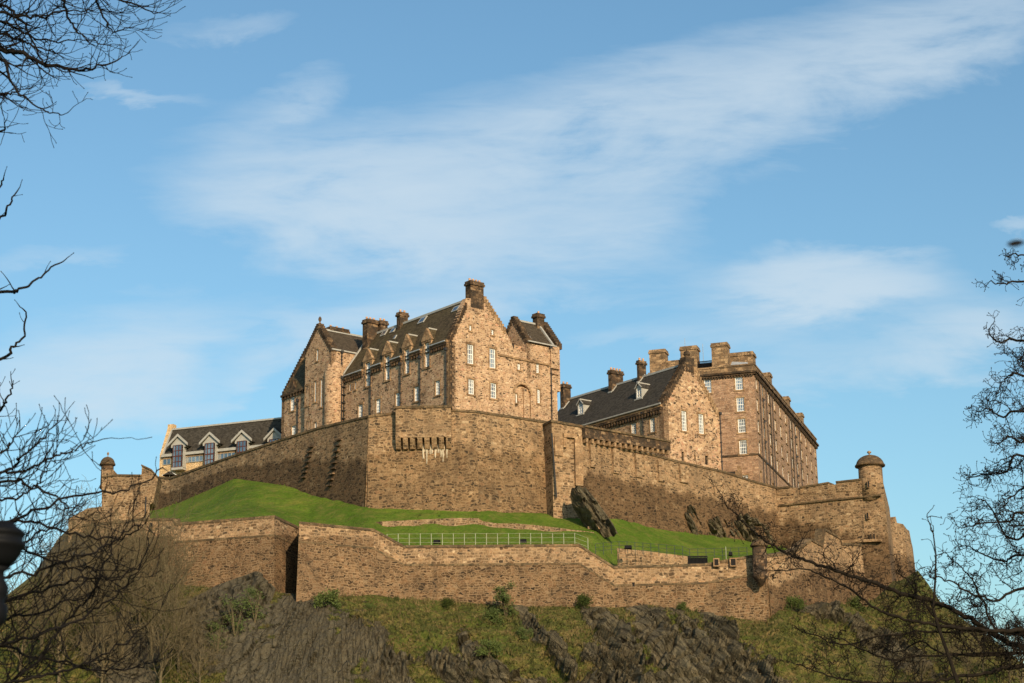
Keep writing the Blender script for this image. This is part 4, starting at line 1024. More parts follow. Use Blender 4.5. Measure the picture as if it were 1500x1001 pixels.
for e0 in (r[0] - w, r[1] + w):
    slab(dd, 'dormer_roof', [GB.pt(e0, r[3] + .2, -.2), GB.pt(c, zp, -.2), GB.pt(c, zp, -3.5), GB.pt(e0, r[3] + .2, -3.5)], 'slate', .1)
bar(dd, 'valley_flashing', GB.pt(r[0] - w, r[3] + .2, -2.6), GB.pt(r[0] - w - .05, zw + .4, -.4), .07, 'lead')
pipe(wing, GB, 437, 588, 650, .15); pipe(wing, FL, 505.8, 556, 625, .6)
# round stair tower under the gable corner
tc = P(489, 590, (GP.pt(gr, 0, 0)).y + 1.2); rt = 14.6 * (tc - CAM).length / FPX
zt1 = zat(tc.x, tc.y, 548); mb = MB()
mb.lathe((tc.x, tc.y, ZB), [(rt, 0), (rt, zt1 - ZB), (rt * .85, zt1 - ZB + .9), (rt * .45, zt1 - ZB + 2.3), (.1, zt1 - ZB + 3.0)], 28); mb.build('stair_tower', M['hosp'], wing, True)

# ================================================================ the crow-stepped range right of centre
O2 = P(973, 640, 246.0); F2 = Plane(O2, -38.0); G2 = Plane(O2, 52.0)
rng = empty('stone_range', (O2.x, O2.y, ZB), 'stone house with long dark roof, two small dormers and crow-stepped gable, behind the pier', 'historic house')
h2 = []
for x0, x1, y0, y1, c, r in [(998.4, 1005.8, 602.4, 631.6, 3, 6), (1023.4, 1030.8, 607, 635.6, 3, 6)]: h2.append(window(rng, G2, x0, x1, y0, y1, c, r, 'blind', .2))
for a in ((1012.4, 1014.8, 571, 578), (998.5, 1002, 662, 675), (1017, 1019.4, 666, 676), (1033, 1037.5, 668, 681)):
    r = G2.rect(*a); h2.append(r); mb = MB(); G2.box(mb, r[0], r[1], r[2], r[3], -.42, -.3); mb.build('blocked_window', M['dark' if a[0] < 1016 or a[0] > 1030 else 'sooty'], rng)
g = G2.hit; T2 = g(1054.5, 640)[0]; z2e = g(973.5, 592)[1]; z2r = g(1054, 609)[1]
mb = MB(); facade(mb, G2, [(0, ZB - 4), (T2, ZB - 4), (T2, z2r), g(1016, 540), g(1004, 533), (0, z2e)], h2, thick=.9); mb.build('gable_wall', M['range'], rng)
crowsteps(rng, G2, (0, z2e), g(1004.5, 533), 15, .9, .1, mat='sooty'); crowsteps(rng, G2, (T2, z2r), g(1016, 540), 14, .9, .1, mat='dress')
mb = MB(); r = G2.rect(1004, 1016.5, 524, 545); G2.box(mb, r[0], r[1], r[2], r[3], -1.1, .1); q = G2.pt((r[0] + r[1]) / 2, r[3], -.5); mb.lathe(q, [(.45, 0), (.3, .25), (.5, .5), (.35, .95), (.05, 1.1)], 8); mb.build('apex_stone', M['sooty'], rng)
h3 = []
for x0, x1, y0, y1 in ((924.4, 932, 620, 637), (952, 959.2, 612.8, 633.4)): h3.append(window(rng, F2, x0, x1, y0, y1, 3, 5, 'glass', .2))
f2 = F2.hit; T2L = f2(790, 633)[0]; mb = MB(); facade(mb, F2, [(0, ZB - 4), (T2L, ZB - 4), (T2L, z2e), (0, z2e)], h3, thick=.9); mb.build('long_wall', M['hospside'], rng)
corbels(rng, F2, (.2, z2e - .75), (T2L, z2e - .75), 46, .34, .5); pipe(rng, F2, 943.5, 606, 645, .2)
mb = MB(); F2.box(mb, .1, T2L, z2e - .4, z2e - .1, 0, .42); mb.build('eaves_course', M['dress'], rng)
rb, rz = g(1003, 534); rb = g(1010, 534)[0]
B2 = lambda a, b, z: O2.xy.to_3d() + F2.T * a + G2.T * b + Vector((0, 0, z))
rz = zat(*B2(.5, rb, 0).xy, 533.5)
slab(rng, 'roof', [B2(.4, -.45, z2e), B2(T2L, -.45, z2e), B2(T2L, rb, rz), B2(.4, rb, rz)], 'slate3')
slab(rng, 'rear_roof', [B2(.4, 2 * rb, z2e), B2(T2L, 2 * rb, z2e), B2(T2L, rb, rz), B2(.4, rb, rz)], 'slate3')
bar(rng, 'ridge', B2(.4, rb, rz + .08), B2(T2L, rb, rz + .08), .14, 'leadl'); bar(rng, 'gutter', B2(0, -.5, z2e), B2(T2L, -.5, z2e), .09, 'leadl')
rv2 = (B2(0, rb, rz) - B2(0, -.45, z2e)).normalized(); rn2 = F2.T.cross(rv2); rn2 = rn2 if rn2.z > 0 else -rn2
def on2(px, py): return onroof(px, py, B2(0, -.45, z2e), rn2)
def chim2(x0, x1, ytop, ybase, pots, dep, w=None):
    p = on2(x0 + 1, ybase); o = -(p - F2.p0).dot(F2.N); q = F2.off(-o); t0, t1, z0, z1 = q.rect(x0, x1, ytop, ybase); chimney_r(rng, q, t0, t1, z0 - 1.5, z1, dep, pots)
    bar(rng, 'chimney_flashing', q.pt(t1, z0 + .1, .05), q.pt(t0, z0 + .1, .05), .1, 'leadl')
    e = q.pt(t0, z0 + .15, 0); bar(rng, 'chimney_flashing', q.pt(t0 - .03, z0 + .15, 0), q.pt(t0 - .03, z0 + .15, 0) + rv2 * 1.5, .07, 'leadl')
chim2(820.5, 825.5, 562.5, 600, 2, 1.4); chim2(891, 896, 542, 576, 4, 2.2); chim2(933, 936.5, 528, 561, 2, 1.3)
for x0, x1, yt, yb in ((847, 853.5, 586, 608), (932.5, 939, 562, 585)):
    p = on2((x0 + x1) / 2, yb); o = (p - F2.p0).dot(F2.N); q = F2.off(o); t0, t1, z0, z1 = q.rect(x0, x1, yt + 6.5, yb - 2); c = (t0 + t1) / 2; zp = z1 + .62; w = .12
    mb = MB(); facade(mb, q, [(t0 - w, z0 - .2), (t1 + w, z0 - .2), (t1 + w, z1), (c, zp), (t0 - w, z1)], [(t0, t1, z0, z1)], thick=.15)
    for s in (t0 - w, t1 + w - .06): q.box(mb, s, s + .06, z0 - .2, z1, -2.4, -.1)
    q.box(mb, t0 - .35, t1 + .35, z0 - .3, z0 - .15, -.3, .2)
    dm = mb.build('dormer', M['leadl'], rng)
    for e0 in (t0 - w - .12, t1 + w + .12): slab(dm, 'dormer_roof', [q.pt(e0, z1 - .05, .12), q.pt(c, zp + .1, .12), q.pt(c, zp + .1, -3), q.pt(e0, z1 - .05, -3)], 'slate3', .08)
    bar(dm, 'dormer_ridge', q.pt(c, zp + .14, .12), q.pt(c, zp + .14, -2.5), .08, 'leadl')
    for e0 in (t0 - w - .12, t1 + w + .12): bar(dm, 'barge_board', q.pt(e0, z1 - .03, .14), q.pt(c, zp + .1, .14), .06, 'leadl')
    window_r(dm, q, (t0, t1, z0, z1), 2, 3, 'glass', 0, 0, .08)
mb = MB(); mb.face([B2(0, T2, ZB - 4), B2(T2L, T2, ZB - 4), B2(T2L, T2, z2e), B2(0, T2, z2e)]); mb.face([B2(T2L, 0, ZB), B2(T2L, T2, ZB), B2(T2L, T2, z2e), B2(T2L, rb, rz), B2(T2L, 0, z2e)]); mb.build('back_wall', M['range'], rng)
pipe(rng, G2, 1055.2, 608, 690, .15)

# ================================================================ the tall barracks
O3 = P(1107, 600, 266.0); F3 = Plane(O3, -71.8); G3 = Plane(O3, 18.0)
bar_ = empty('barracks', (O3.x, O3.y, ZB - 4), 'tall plain barracks block at right with long receding window side and square chimneys', 'barracks')
B3 = lambda a, b, z: O3.xy.to_3d() + F3.T * a + G3.T * b + Vector((0, 0, z))
f3 = F3.hit; T3 = f3(951, 560)[0]; zc = f3(1103, 546)[1]; zpar = f3(1103, 535)[1]; ZB3 = 40
h = []
for x0, x1, y0, y1 in ((1077, 1088, 552.6, 571.5), (1079, 1090, 582.6, 603), (1081, 1092, 613.7, 634), (1083, 1094, 645, 665.7), (1031.5, 1042, 556, 576), (1086, 1096, 696.5, 704)):
    h.append(window(bar_, F3, x0, x1, y0, y1, 4 if y0 < 690 else 3, 4 if y0 < 690 else 2, 'glass', .18))
mb = MB(); facade(mb, F3, [(0, ZB3), (T3, ZB3), (T3, zpar), (0, zpar)], h, thick=.9); mb.build('front_wall', M['barr'], bar_)
g3 = G3.hit; L3 = g3(1197.5, 690)[0]
# side: rows of windows seen at a glancing angle
rows = [(F3.rect(1077, 1088, 552.6, 571.5)), (F3.rect(1079, 1090, 582.6, 603)), (F3.rect(1081, 1092, 613.7, 634)), (F3.rect(1083, 1094, 645, 665.7))]
hs = []; nW = 12
for i in range(nW):
    t = 1.6 + (L3 - 3.2) * i / (nW - 1)
    for k, r in enumerate(rows):
        rr_ = (t - .55, t + .55, r[2] + .1, r[3] - .1); hs.append(window_r(bar_, G3, rr_, 2, 4, 'glass', .2, surmat='parapet', recess=.14, fr=.12))
    hs.append(window_r(bar_, G3, (t - .55, t + .55, rows[3][2] - 4.2, rows[3][2] - 2.4), 2, 3, 'glass', .2))
mb = MB(); facade(mb, G3, [(0, ZB3), (L3, ZB3), (L3, zpar), (0, zpar)], hs, thick=.9); mb.build('side_wall', M['barr'], bar_)
zs = f3(1100, 666)[1]
for pl, L_ in ((F3, T3), (G3, L3)):
    mb = MB(); pl.box(mb, -.1, L_, zs - .15, zs + .15, 0, .12); mb.build('string_course', M['sooty'], bar_)
    mb = MB(); pl.box(mb, -.45, L_ + .2, zc, zc + .3, 0, .5); pl.box(mb, -.3, L_, zc - .25, zc - .01, 0, .3)
    t = .2
    while t < L_: pl.box(mb, t, t + .18, zc - .5, zc - .26, 0, .28); t += .42
    mb.build('cornice', M['sooty'], bar_)
    mb = MB(); pl.box(mb, -.1, L_, zc + .3, zpar, -.7, .1); pl.box(mb, -.22, L_ + .1, zpar + .01, zpar + .25, -.8, .2); mb.build('parapet', M['ashsooty'], bar_)
for t in (3.3, 5.6, 8.4, 11.5, 13.4, 27.8, 30.4, 33.2, 37.5):
    mb = MB(); mb.tube([G3.pt(t, zc - .3, .15), G3.pt(t, ZB3 + 6, .15)], .06, 6)
    if t in (5.6, 28.0, 33.2):
        for z in rows: mb.tube([G3.pt(t, z[2] - .5, .15), G3.pt(t + 1.6, z[2] - .1, .15)], .07, 5)
    mb.build('drainpipe', M['pipe'], bar_)
mb = MB(); W3 = 14
mb.face([B3(0, 0, zpar - 1), B3(T3, 0, zpar - 1), B3(T3, L3, zpar - 1), B3(0, L3, zpar - 1)]); mb.build('flat_roof', M['lead'], bar_)
mb = MB(); mb.face([B3(T3, 0, ZB3), B3(T3, L3, ZB3), B3(T3, L3, zpar), B3(T3, 0, zpar)]); mb.face([B3(0, L3, ZB3), B3(T3, L3, ZB3), B3(T3, L3, zpar), B3(0, L3, zpar)]); mb.build('back_wall', M['barr'], bar_)
for x0, x1, y0, y1, o in ((951.5, 974.5, 512, 552, -.6), (997, 1021, 507, 552, -.6), (1042.5, 1065.5, 502, 545, -.3)):
    chimney(bar_, F3, x0, x1, y0, y1, o, 1.9, 0, 'ashsooty')
chimney(bar_, F3, 1068, 1103, 516, 545, -4.0, 2.2, 0, 'ashsooty')
mb = MB(); r = F3.off(-1.2).rect(974, 998, 528, 552); F3.box(mb, r[0], r[1], r[2], r[3], -2.4, -1.2); mb.build('attic_wall', M['ashsooty'], bar_)
for x0, x1, y0, y1 in ((1112, 1130, 545, 575), (1140.5, 1157, 580, 608), (1160, 1177, 604, 632)):
    t, _ = G3.hit(x1, y1 - 6); q = Plane(B3(0, t, 0), -71.8)
    wv = q.hit(x0, y0 + 5)[0]; z1 = zat(*q.pt(.8, 0).xy, y0 + 1)
    chimney_r(bar_, q, .15, max(wv, 1.9), zpar - .5, z1, 1.6, 0, 'ashsooty')
# attic roof and railing between the front stacks
slab(bar_, 'attic_roof', [F3.off(-1).pt(f3(1067, 545)[0], zpar + .1), F3.off(-1).pt(f3(1096, 545)[0], zpar + .1), F3.off(-3).pt(f3(1090, 545)[0], zpar + 1.3), F3.off(-3).pt(f3(1067, 545)[0], zpar + 1.6)], 'lead')
mb = MB(); a = f3(1042, 535)[0]; b = f3(1020, 535)[0]
for i in range(14):
    t = a + (b - a) * i / 13; F3.box(mb, t - .04, t + .04, zpar + .2, zpar + 1.5, -1.0, -.9)
F3.box(mb, a, b, zpar + 1.45, zpar + 1.55, -1., -.9); mb.build('roof_railing', M['iron'], bar_)
mb = MB(); F3.box(mb, a, b, zpar, zpar + 1.35, -2.2, -1.4); mb.build('attic_box', M['slate3'], bar_)
for px, y0, y1 in ((1003, 496, 512), (1029.5, 504, 530)):
    r = F3.off(-1.5).rect(px - .3, px + .3, y0, y1); mb = MB(); mb.tube([F3.pt(r[0], r[2], -1.5), F3.pt(r[0], r[3], -1.5)], .035, 5); mb.build('aerial', M['lead'], bar_)
# lean-to at the foot
lt = empty('lean_to', F3.pt(f3(1070, 700)[0], ZB3, 2), 'small dark roofed lean-to with crow-stepped end at the foot of the barracks', 'outbuilding')
q = F3.off(3.0); a, za_ = q.hit(1062, 690); b, zb_ = q.hit(1077, 690); zt_ = q.hit(1070, 686)[1]
mb = MB(); q.box(mb, a, b, 44, za_ - .7, -2.6, -.2); mb.build('wall', M['range'], lt)
slab(lt, 'roof', [q.pt(a, za_ - .9, .1), q.pt(b, za_ - .9, .1), q.pt(b, zt_, -2.6), q.pt(a, zt_, -2.6)], 'slate3')
mb = MB(); q.box(mb, b - .5, b, 44, za_ - .2, -2.6, .15); q.box(mb, b - .45, b - .05, za_ - .2, zt_ + .5, -2.6, -1.2); mb.build('end_gable', M['dress'], lt)

# ================================================================ the museum range at left
O4 = P(233, 680, 271.0); F4 = Plane(O4, 180 - 69.0)
mus = empty('museum_range', (O4.x, O4.y, ZB - 2), 'long low cream stone range with dark roof and four pointed oriel dormers, at left', 'museum building')
f4 = F4.hit; R4 = f4(430, 660)[0]; L4 = f4(234, 680)[0]; ze4 = f4(300, 662)[1]; zr4_ = None
B4 = lambda a, b, z: F4.pt(a, z, -b)
mb = MB(); facade(mb, F4, [(L4, ZB - 2), (R4, ZB - 2), (R4, ze4), (L4, ze4)], [], thick=.8); mb.build('front_wall', M['cream'], mus)
dep4 = 3.6; rp = None
for d in [x * .1 for x in range(10, 120)]:
    q = proj(F4.pt(L4, 0, -d)); 
    z = zat(*F4.pt(L4, 0, -d).xy, 622)
    if proj(F4.pt(L4, z, -d))[0] >= 246: dep4 = d; zr4_ = z; break
zr4 = zat(*F4.pt(f4(300, 640)[0], 0, -dep4).xy, 624)
mb = MB(); PE = Plane(F4.pt(L4, 0, 0), 180 - 69 - 90)
mb.prism([F4.pt(L4 - .02, ZB - 2, .05), F4.pt(L4 - .02, ze4 + .2, .05), F4.pt(L4 - .02, zr4 + .45, -dep4), F4.pt(L4 - .02, zr4 + .45, -dep4 - .8), F4.pt(L4 - .02, ze4 + .2, -2 * dep4), F4.pt(L4 - .02, ZB - 2, -2 * dep4)], F4.T * .75)
F4.box(mb, L4 - .05, L4 + .9, zr4 - .3, zr4 + .9, -dep4 - .9, -dep4); mb.build('end_gable', M['cream'], mus)
slab(mus, 'roof', [F4.pt(L4 + .7, ze4, .35), F4.pt(R4, ze4, .35), F4.pt(R4, zr4, -dep4), F4.pt(L4 + .7, zr4, -dep4)], 'slate3')
slab(mus, 'rear_roof', [F4.pt(L4 + .7, ze4, -2 * dep4), F4.pt(R4, ze4, -2 * dep4), F4.pt(R4, zr4, -dep4), F4.pt(L4 + .7, zr4, -dep4)], 'slate3')
bar(mus, 'ridge', F4.pt(L4 + .7, zr4 + .06, -dep4), F4.pt(R4, zr4 + .06, -dep4), .12, 'leadl')
bar(mus, 'verge', F4.pt(L4 + .75, ze4 + .12, .35), F4.pt(L4 + .75, zr4 + .12, -dep4), .11, 'leadl')
mb = MB(); F4.box(mb, L4 + .5, R4, ze4 - .28, ze4 + .12, .2, .5); mb.build('eaves_fascia', M['leadl'], mus)
# ribbon of small windows
xs4 = [(239.5, 251), (270, 298), (317.5, 345), (364.5, 394)]
for a, b in xs4:
    ta, tb = f4(a, 667)[0], f4(b, 667)[0]; n = max(2, round((tb - ta) / .62)); st = (tb - ta) / n; zt_ = ze4 - .55
    window_r(mus, F4, (ta, tb, zt_ - .85, zt_), n, 1, 'glass', 0, .0, -.12, mu=.06, fr=.05, framemat='leadl')
    mb = MB(); F4.box(mb, ta - .05, tb + .05, zt_ + .01, ze4 - .28, 0, .18); mb.build('lintel_band', M['dress'], mus)
for (xp, yp, xa, xb, y0, y1) in ((261, 637, 247.5, 275, 652.5, 685), (308, 634, 294, 322, 649.5, 682), (355, 631, 341, 369, 646.5, 679), (402.5, 628, 388.5, 416, 643.5, 676)):
    q = F4.off(.9); ta, tb = q.hit(xa, yp + 16)[0], q.hit(xb, yp + 16)[0]; c = (ta + tb) / 2; zp = q.hit(xp, yp)[1]; zs_ = q.hit(xp, yp + 14.5)[1]; wa = c - .78; wb = c + .78; z1 = q.hit(xp, y0)[1]; z0 = q.hit(xp, y1)[1]
    mb = MB(); facade(mb, q, [(ta, zs_ - .35), (ta + .45, zs_ - .75), (ta + .45, z1 - .35), (wa - .2, z1 - .35), (wa - .2, z0), (wb + .2, z0), (wb + .2, z1 - .35), (tb - .45, z1 - .35), (tb - .45, zs_ - .75), (tb, zs_ - .35), (c, zp)][:0] or [(ta + .35, z1 - .3), (wa, z1 - .3), (wa, z1), (wb, z1), (wb, z1 - .3), (tb - .35, z1 - .3), (tb - .35, zs_), (c, zp - .25), (ta + .35, zs_)], [], thick=.3)
    for s in (wa - .14, wb + .02): q.box(mb, s, s + .12, z0 - .1, z1 - .3, -.9, .0)
    q.box(mb, wa - .14, wb + .14, z0 - .35, z0, -.9, .25); q.box(mb, ta + .35, ta + .47, z1 - .3, zs_, -3, -.3); q.box(mb, tb - .47, tb - .35, z1 - .3, zs_, -3, -.3)
    dm = mb.build('oriel_dormer', M['leadl'], mus)
    for e0, e1 in ((ta - .1, c), (tb + .1, c)):
        slab(dm, 'dormer_roof', [q.pt(e0, zs_ - .25, .15), q.pt(c, zp, .15), q.pt(c, zp, -5), q.pt(e0, zs_ - .25, -5)], 'slate3', .12)
        mb = MB(); mb.hexa([q.pt(e0, zs_ - .28, .15), q.pt(e0, zs_ - .28, .35), q.pt(e0, zs_ + .1, .35), q.pt(e0, zs_ + .1, .15)], [q.pt(c, zp - .3, .15), q.pt(c, zp - .3, .35), q.pt(c, zp + .08, .35), q.pt(c, zp + .08, .15)]); mb.build('barge_board', M['leadl'], dm)
    window_r(dm, q, (wa + .45, wb - .02, z0, z1), 2, 4, 'glass', 0, .25, .0, fr=.06, mu=.09, framemat='red')
    window_r(dm, q, (wa, wa + .45, z0, z1), 1, 4, 'glass', 0, .18, .0, fr=.06, mu=.06, framemat='red')
# white awning at the left end of the range
aw = empty('canopy_tent', P(249, 700, Y250 + 4), 'small dark canopy on a white pole below the left end of the cream range', 'canopy')
q = Plane(P(249, 700, Y250 + 4), 95); a, za_ = q.hit(238, 697); b, zb_ = q.hit(259, 699); m_, zm_ = q.hit(249, 690)
mb = MB(); 
for i in range(8):
    a0, a1 = 2 * math.pi * i / 8, 2 * math.pi * (i + 1) / 8; rr0 = (b - a) / 2; cc = (a + b) / 2
    mb.prism([q.pt(cc + math.cos(a0) * rr0, za_, math.sin(a0) * rr0), q.pt(cc + math.cos(a1) * rr0, za_, math.sin(a1) * rr0), q.pt(cc, zm_, 0)], (0, 0, -.05))
mb.build('canvas', M['slate3'], aw); mb = MB(); mb.tube([q.pt(cc, zm_, 0), q.pt(cc, zm_ - 2.6, 0)], .07, 6); mb.tube([q.pt(cc, zm_ - .1, 0), q.pt(a, za_, .2)], .05, 5); mb.tube([q.pt(cc, zm_ - .1, 0), q.pt(b, za_, .2)], .05, 5); mb.build('pole', M['white'], aw)

# ================================================================ on the bank: crags, retaining wall, rails, lamps
from mathutils.bvhtree import BVHTree
rock_bvh = BVHTree.FromPolygons(RMB.v, RMB.f)
def rock_hit(px, py):
    h = rock_bvh.ray_cast(CAM + ray(px, py) * 150, ray(px, py)); return h[0] if h[0] else None
def crag_rock(name, left, ridge, right, Yoff, label, out, seed=0, group=None, mat='crag'):
    """a leaning outcrop: left edge, ridge standing out towards the viewer, right edge"""
    n = len(left); mb = MB(); nu, nv = 22, 44; G = []
    def samp(tab, k):
        x = k * (len(tab) - 1); i = min(int(x), len(tab) - 2); f = x - i
        return tab[i].lerp(tab[i + 1], f)
    L3_ = [P(a, b, Yoff(a, b) + 1.2) for a, b in left]; C3_ = [P(a, b, Yoff(a, b) - out * o) for a, b, o in ridge]; R3_ = [P(a, b, Yoff(a, b) + 1.2) for a, b in right]
    for v in range(nv + 1):
        k = v / nv; a, c, b = samp(L3_, k), samp(C3_, k), samp(R3_, k); row = []
        for u in range(nu * 2 + 1):
            p = a.lerp(c, u / nu) if u <= nu else c.lerp(b, (u - nu) / nu)
            e = min(u, nu * 2 - u) / nu; q = p.x * .87 + p.z * .5
            d = noise.noise(p * 1.1 + Vector((seed, 0, 0))) * .3 + noise.cell(Vector((q * 1.9, p.z * .45, seed))) * .6 + noise.cell(Vector((q * 4, p.z * .9, seed))) * .25 + noise.noise(Vector((q * 3.5, p.z * .8, seed))) * .3 - max(0, .15 - abs(noise.noise(Vector((q * 1.3, p.z * .3, seed))))) * 3
            row.append(mb.vert(p + Vector((d * .2, -d, d * .2)) * min(1, e * 3 + .1), .95))
        G.append(row)
    for v in range(nv):
        for u in range(nu * 2): mb.fi((G[v][u], G[v][u + 1], G[v + 1][u + 1], G[v + 1][u]))
    o = mb.build(name, M[mat]); return tag(o, label, 'rock outcrop', group)
def Yb(a, b):
    q = bankpt(a, b); return q.y
crag_rock('crag_outcrop', [(837, 716), (835, 727), (839, 744), (852, 764), (868, 782)], [(845, 712, .2), (850, 728, .8), (860, 748, 1), (874, 766, .9), (888, 784, .1)], [(858, 715), (871, 730), (885, 749), (897, 766), (906, 784)], lambda a, b: 222.0 - (b - 712) * .028, 'tall dark leaning crag at the foot of the stone pier, between two lawns', 1.35, 1)
UW = lambda a, b: uy(a, b) - 1.1
crag_rock('crag_outcrop', [(1003, 744), (1000, 755), (1000, 768), (1004, 784)], [(1011, 739, .2), (1010, 752, .6), (1013, 766, .8), (1016, 786, .4)], [(1019, 744), (1022, 758), (1028, 770), (1036, 788)], UW, 'small upright crag against the upper right wall, left of its neighbours', 1.0, 4, 'crags under the upper right wall')
crag_rock('crag_outcrop', [(1036, 762), (1030, 768), (1030, 778), (1034, 792)], [(1048, 757, .2), (1048, 765, .7), (1052, 776, .9), (1056, 792, .4)], [(1062, 763), (1068, 770), (1076, 780), (1084, 792)], UW, 'low broken crag in the middle below the upper right wall', 1.0, 7, 'crags under the upper right wall')
crag_rock('crag_outcrop', [(1068, 762), (1066, 770), (1070, 782), (1078, 796)], [(1086, 754, .2), (1094, 764, .7), (1102, 776, 1), (1108, 796, .4)], [(1118, 762), (1130, 772), (1140, 784), (1150, 800)], UW, 'widest brown crag at the right end of the upper lawn', 1.2, 9, 'crags under the upper right wall')
crag_rock('crag_outcrop', [(262, 905), (275, 880), (318, 857), (372, 838)], [(268, 960, .6), (300, 915, 1), (342, 895, 1), (386, 842, .3)], [(300, 990), (345, 960), (392, 900), (404, 862)], lambda a, b: 199.5 - (b - 838) * .07, 'big smooth grey crag face below the left wall with green scrub on it', 3.0, 12)

# retaining wall across the lawn
def strip_wall(name, pts, label, mat, lift=0., thick=.5, cat='low wall'):
    mb = MB(); T_, B_2 = [], []
    for px, yt, yb in pts:
        b = bankpt(px, yb); b.y -= .12; z = zat(b.x, b.y, yb); zt = zat(b.x, b.y, yt); T_.append(Vector((b.x, b.y, zt))); B_2.append(Vector((b.x, b.y, z - 1)))
    for i in range(len(pts) - 1):
        mb.hexa([B_2[i], B_2[i] + Vector((0, thick, 0)), T_[i] + Vector((0, thick, 0)), T_[i]], [B_2[i + 1], B_2[i + 1] + Vector((0, thick, 0)), T_[i + 1] + Vector((0, thick, 0)), T_[i + 1]])
    return tag(mb.build(name, M[mat]), label, cat)
strip_wall('retaining_wall', [(505, 769, 770), (560, 764, 770), (620, 761, 770.5), (665, 759, 771), (700, 759, 771), (708, 764, 771.5), (730, 767, 774), (755, 767, 776), (790, 770, 778.5), (830, 775, 780), (870, 780, 781.5)], 'low rubble retaining wall curving across the middle of the lawn', 'rampLow')
strip_wall('retaining_wall', [(905, 803, 832), (935, 806, 834), (952, 808, 832), (975, 811, 831), (1000, 814, 831), (1012, 816, 830)], 'weathered rubble wall stub above the lower right parapet, left of the black grille', 'parapet')
mb = MB(); q = P(1022, 820, 206.6); pg = Plane(q, 92); r = pg.rect(1008, 1036, 815, 826)
for k in range(15): t = r[0] + (r[1] - r[0]) * k / 14; pg.box(mb, t - .04, t + .04, r[2], r[3], -.05, .05)
pg.box(mb, r[0], r[1], r[3] - .1, r[3] + .02, -.07, .07); pg.box(mb, r[0], r[1], r[2] - .02, r[2] + .1, -.07, .07); pg.box(mb, r[0], r[1], r[2] - 1, r[3] - .15, -.35, -.25)
tag(mb.build('metal_grille', M['iron']), 'black metal grille behind the lower parapet beside the first square opening', 'grille')
# stub steps
mb = MB(); b0 = bankpt(872, 776); b1 = bankpt(888, 783)
for k in range(5):
    c = b0.lerp(b1, k / 4); mb.hexa([c + Vector((-.9, -.3, 0)), c + Vector((.6, -.3, 0)), c + Vector((.6, .4, 0)), c + Vector((-.9, .4, 0))], [c + Vector((-.9, -.3, .35)), c + Vector((.6, -.3, .35)), c + Vector((.6, .4, .35)), c + Vector((-.9, .4, .35))])
tag(mb.build('stone_steps', M['rampLow']), 'short flight of worn stone steps in the grass left of the leaning crag foot', 'steps')

def railing(name, pts, hpx, label, mat, nrails, rad, Yf, postr=None):
    root = empty(name, P(pts[0][0], pts[0][1] + hpx, Yf(pts[0][0])), label, 'railing'); tops = []
    for px, py in pts:
        t = P(px, py, Yf(px)); zb = zat(t.x, t.y, py + hpx); tops.append((t, zb - .25)); mb = MB(); mb.tube([Vector((t.x, t.y, zb - .3)), t + Vector((0, 0, .03))], postr or rad * 1.5, 5); mb.build('post', M[mat], root)
    for k in range(nrails):
        f = 1 - k / nrails; mb = MB(); mb.tube([Vector((t.x, t.y, zb + (t.z - zb) * f)) for t, zb in tops], rad, 5); mb.build('rail', M[mat], root)
    return root
ppts = [(567, 783)] + [(583.3 + 16.15 * i, 782.3 - i * .06) for i in range(17)] + [(861, 788.5)]
railing('railing', ppts, 16, 'long pale painted post and rail fence along the lower wall top', 'green', 3, .016, lambda x: 205.9 if x < 600 else 205.6, .045)
fp = [(872 + 11.6 * i, 797 - 4 * math.sin(min(1, i / 4) * 1.5) + max(0, i - 3) * .92) for i in range(12)] + [(1010 + 12 * i, 804.5 - i * .3) for i in range(8)]
railing('railing', fp, 13, 'thin dark post and rail fence on the grass above the lower right wall', 'greyf', 3, .022, lambda x: 208.5, .035)
for px, py, lab in ((640, 794, 'black floodlight box behind the pale railing, left one of two'), (766, 793, 'black floodlight box behind the pale railing, right one of two'), (920, 802, 'black floodlight box on the grass by the dark fence, below the leaning crag'), (1070, 812, 'smallest black floodlight box on the grass, near the small domed turret')):
    c = P(px, py, 206.8 if px < 800 else 208.2); w = .42 if px < 1000 else .22
    root = empty('floodlight', c - Vector((0, 0, .3)), lab, 'floodlight', 'floodlights on the bank'); mb = MB()
    mb.hexa([c + Vector((-w, -.2, -.12)), c + Vector((w, -.2, -.12)), c + Vector((w, .25, -.18)), c + Vector((-w, .25, -.18))], [c + Vector((-w * .9, -.1, .22)), c + Vector((w * .9, -.1, .22)), c + Vector((w * .75, .2, .12)), c + Vector((-w * .75, .2, .12))]); mb.build('lamp_body', M['iron'], root)
    mb = MB(); mb.tube([c + Vector((-w * .8, .0, -.1)), c + Vector((-w * .8, 0, -.8))], .03, 5); mb.tube([c + Vector((w * .8, .0, -.1)), c + Vector((w * .8, 0, -.8))], .03, 5); mb.build('bracket', M['iron'], root)
mb = MB(); a = P(1063, 801, 207.8); mb.tube([a, a - Vector((0, 0, 1.4))], .05, 6); tag(mb.build('marker_post', M['green']), 'single pale upright post on the grass left of the small domed turret', 'post')

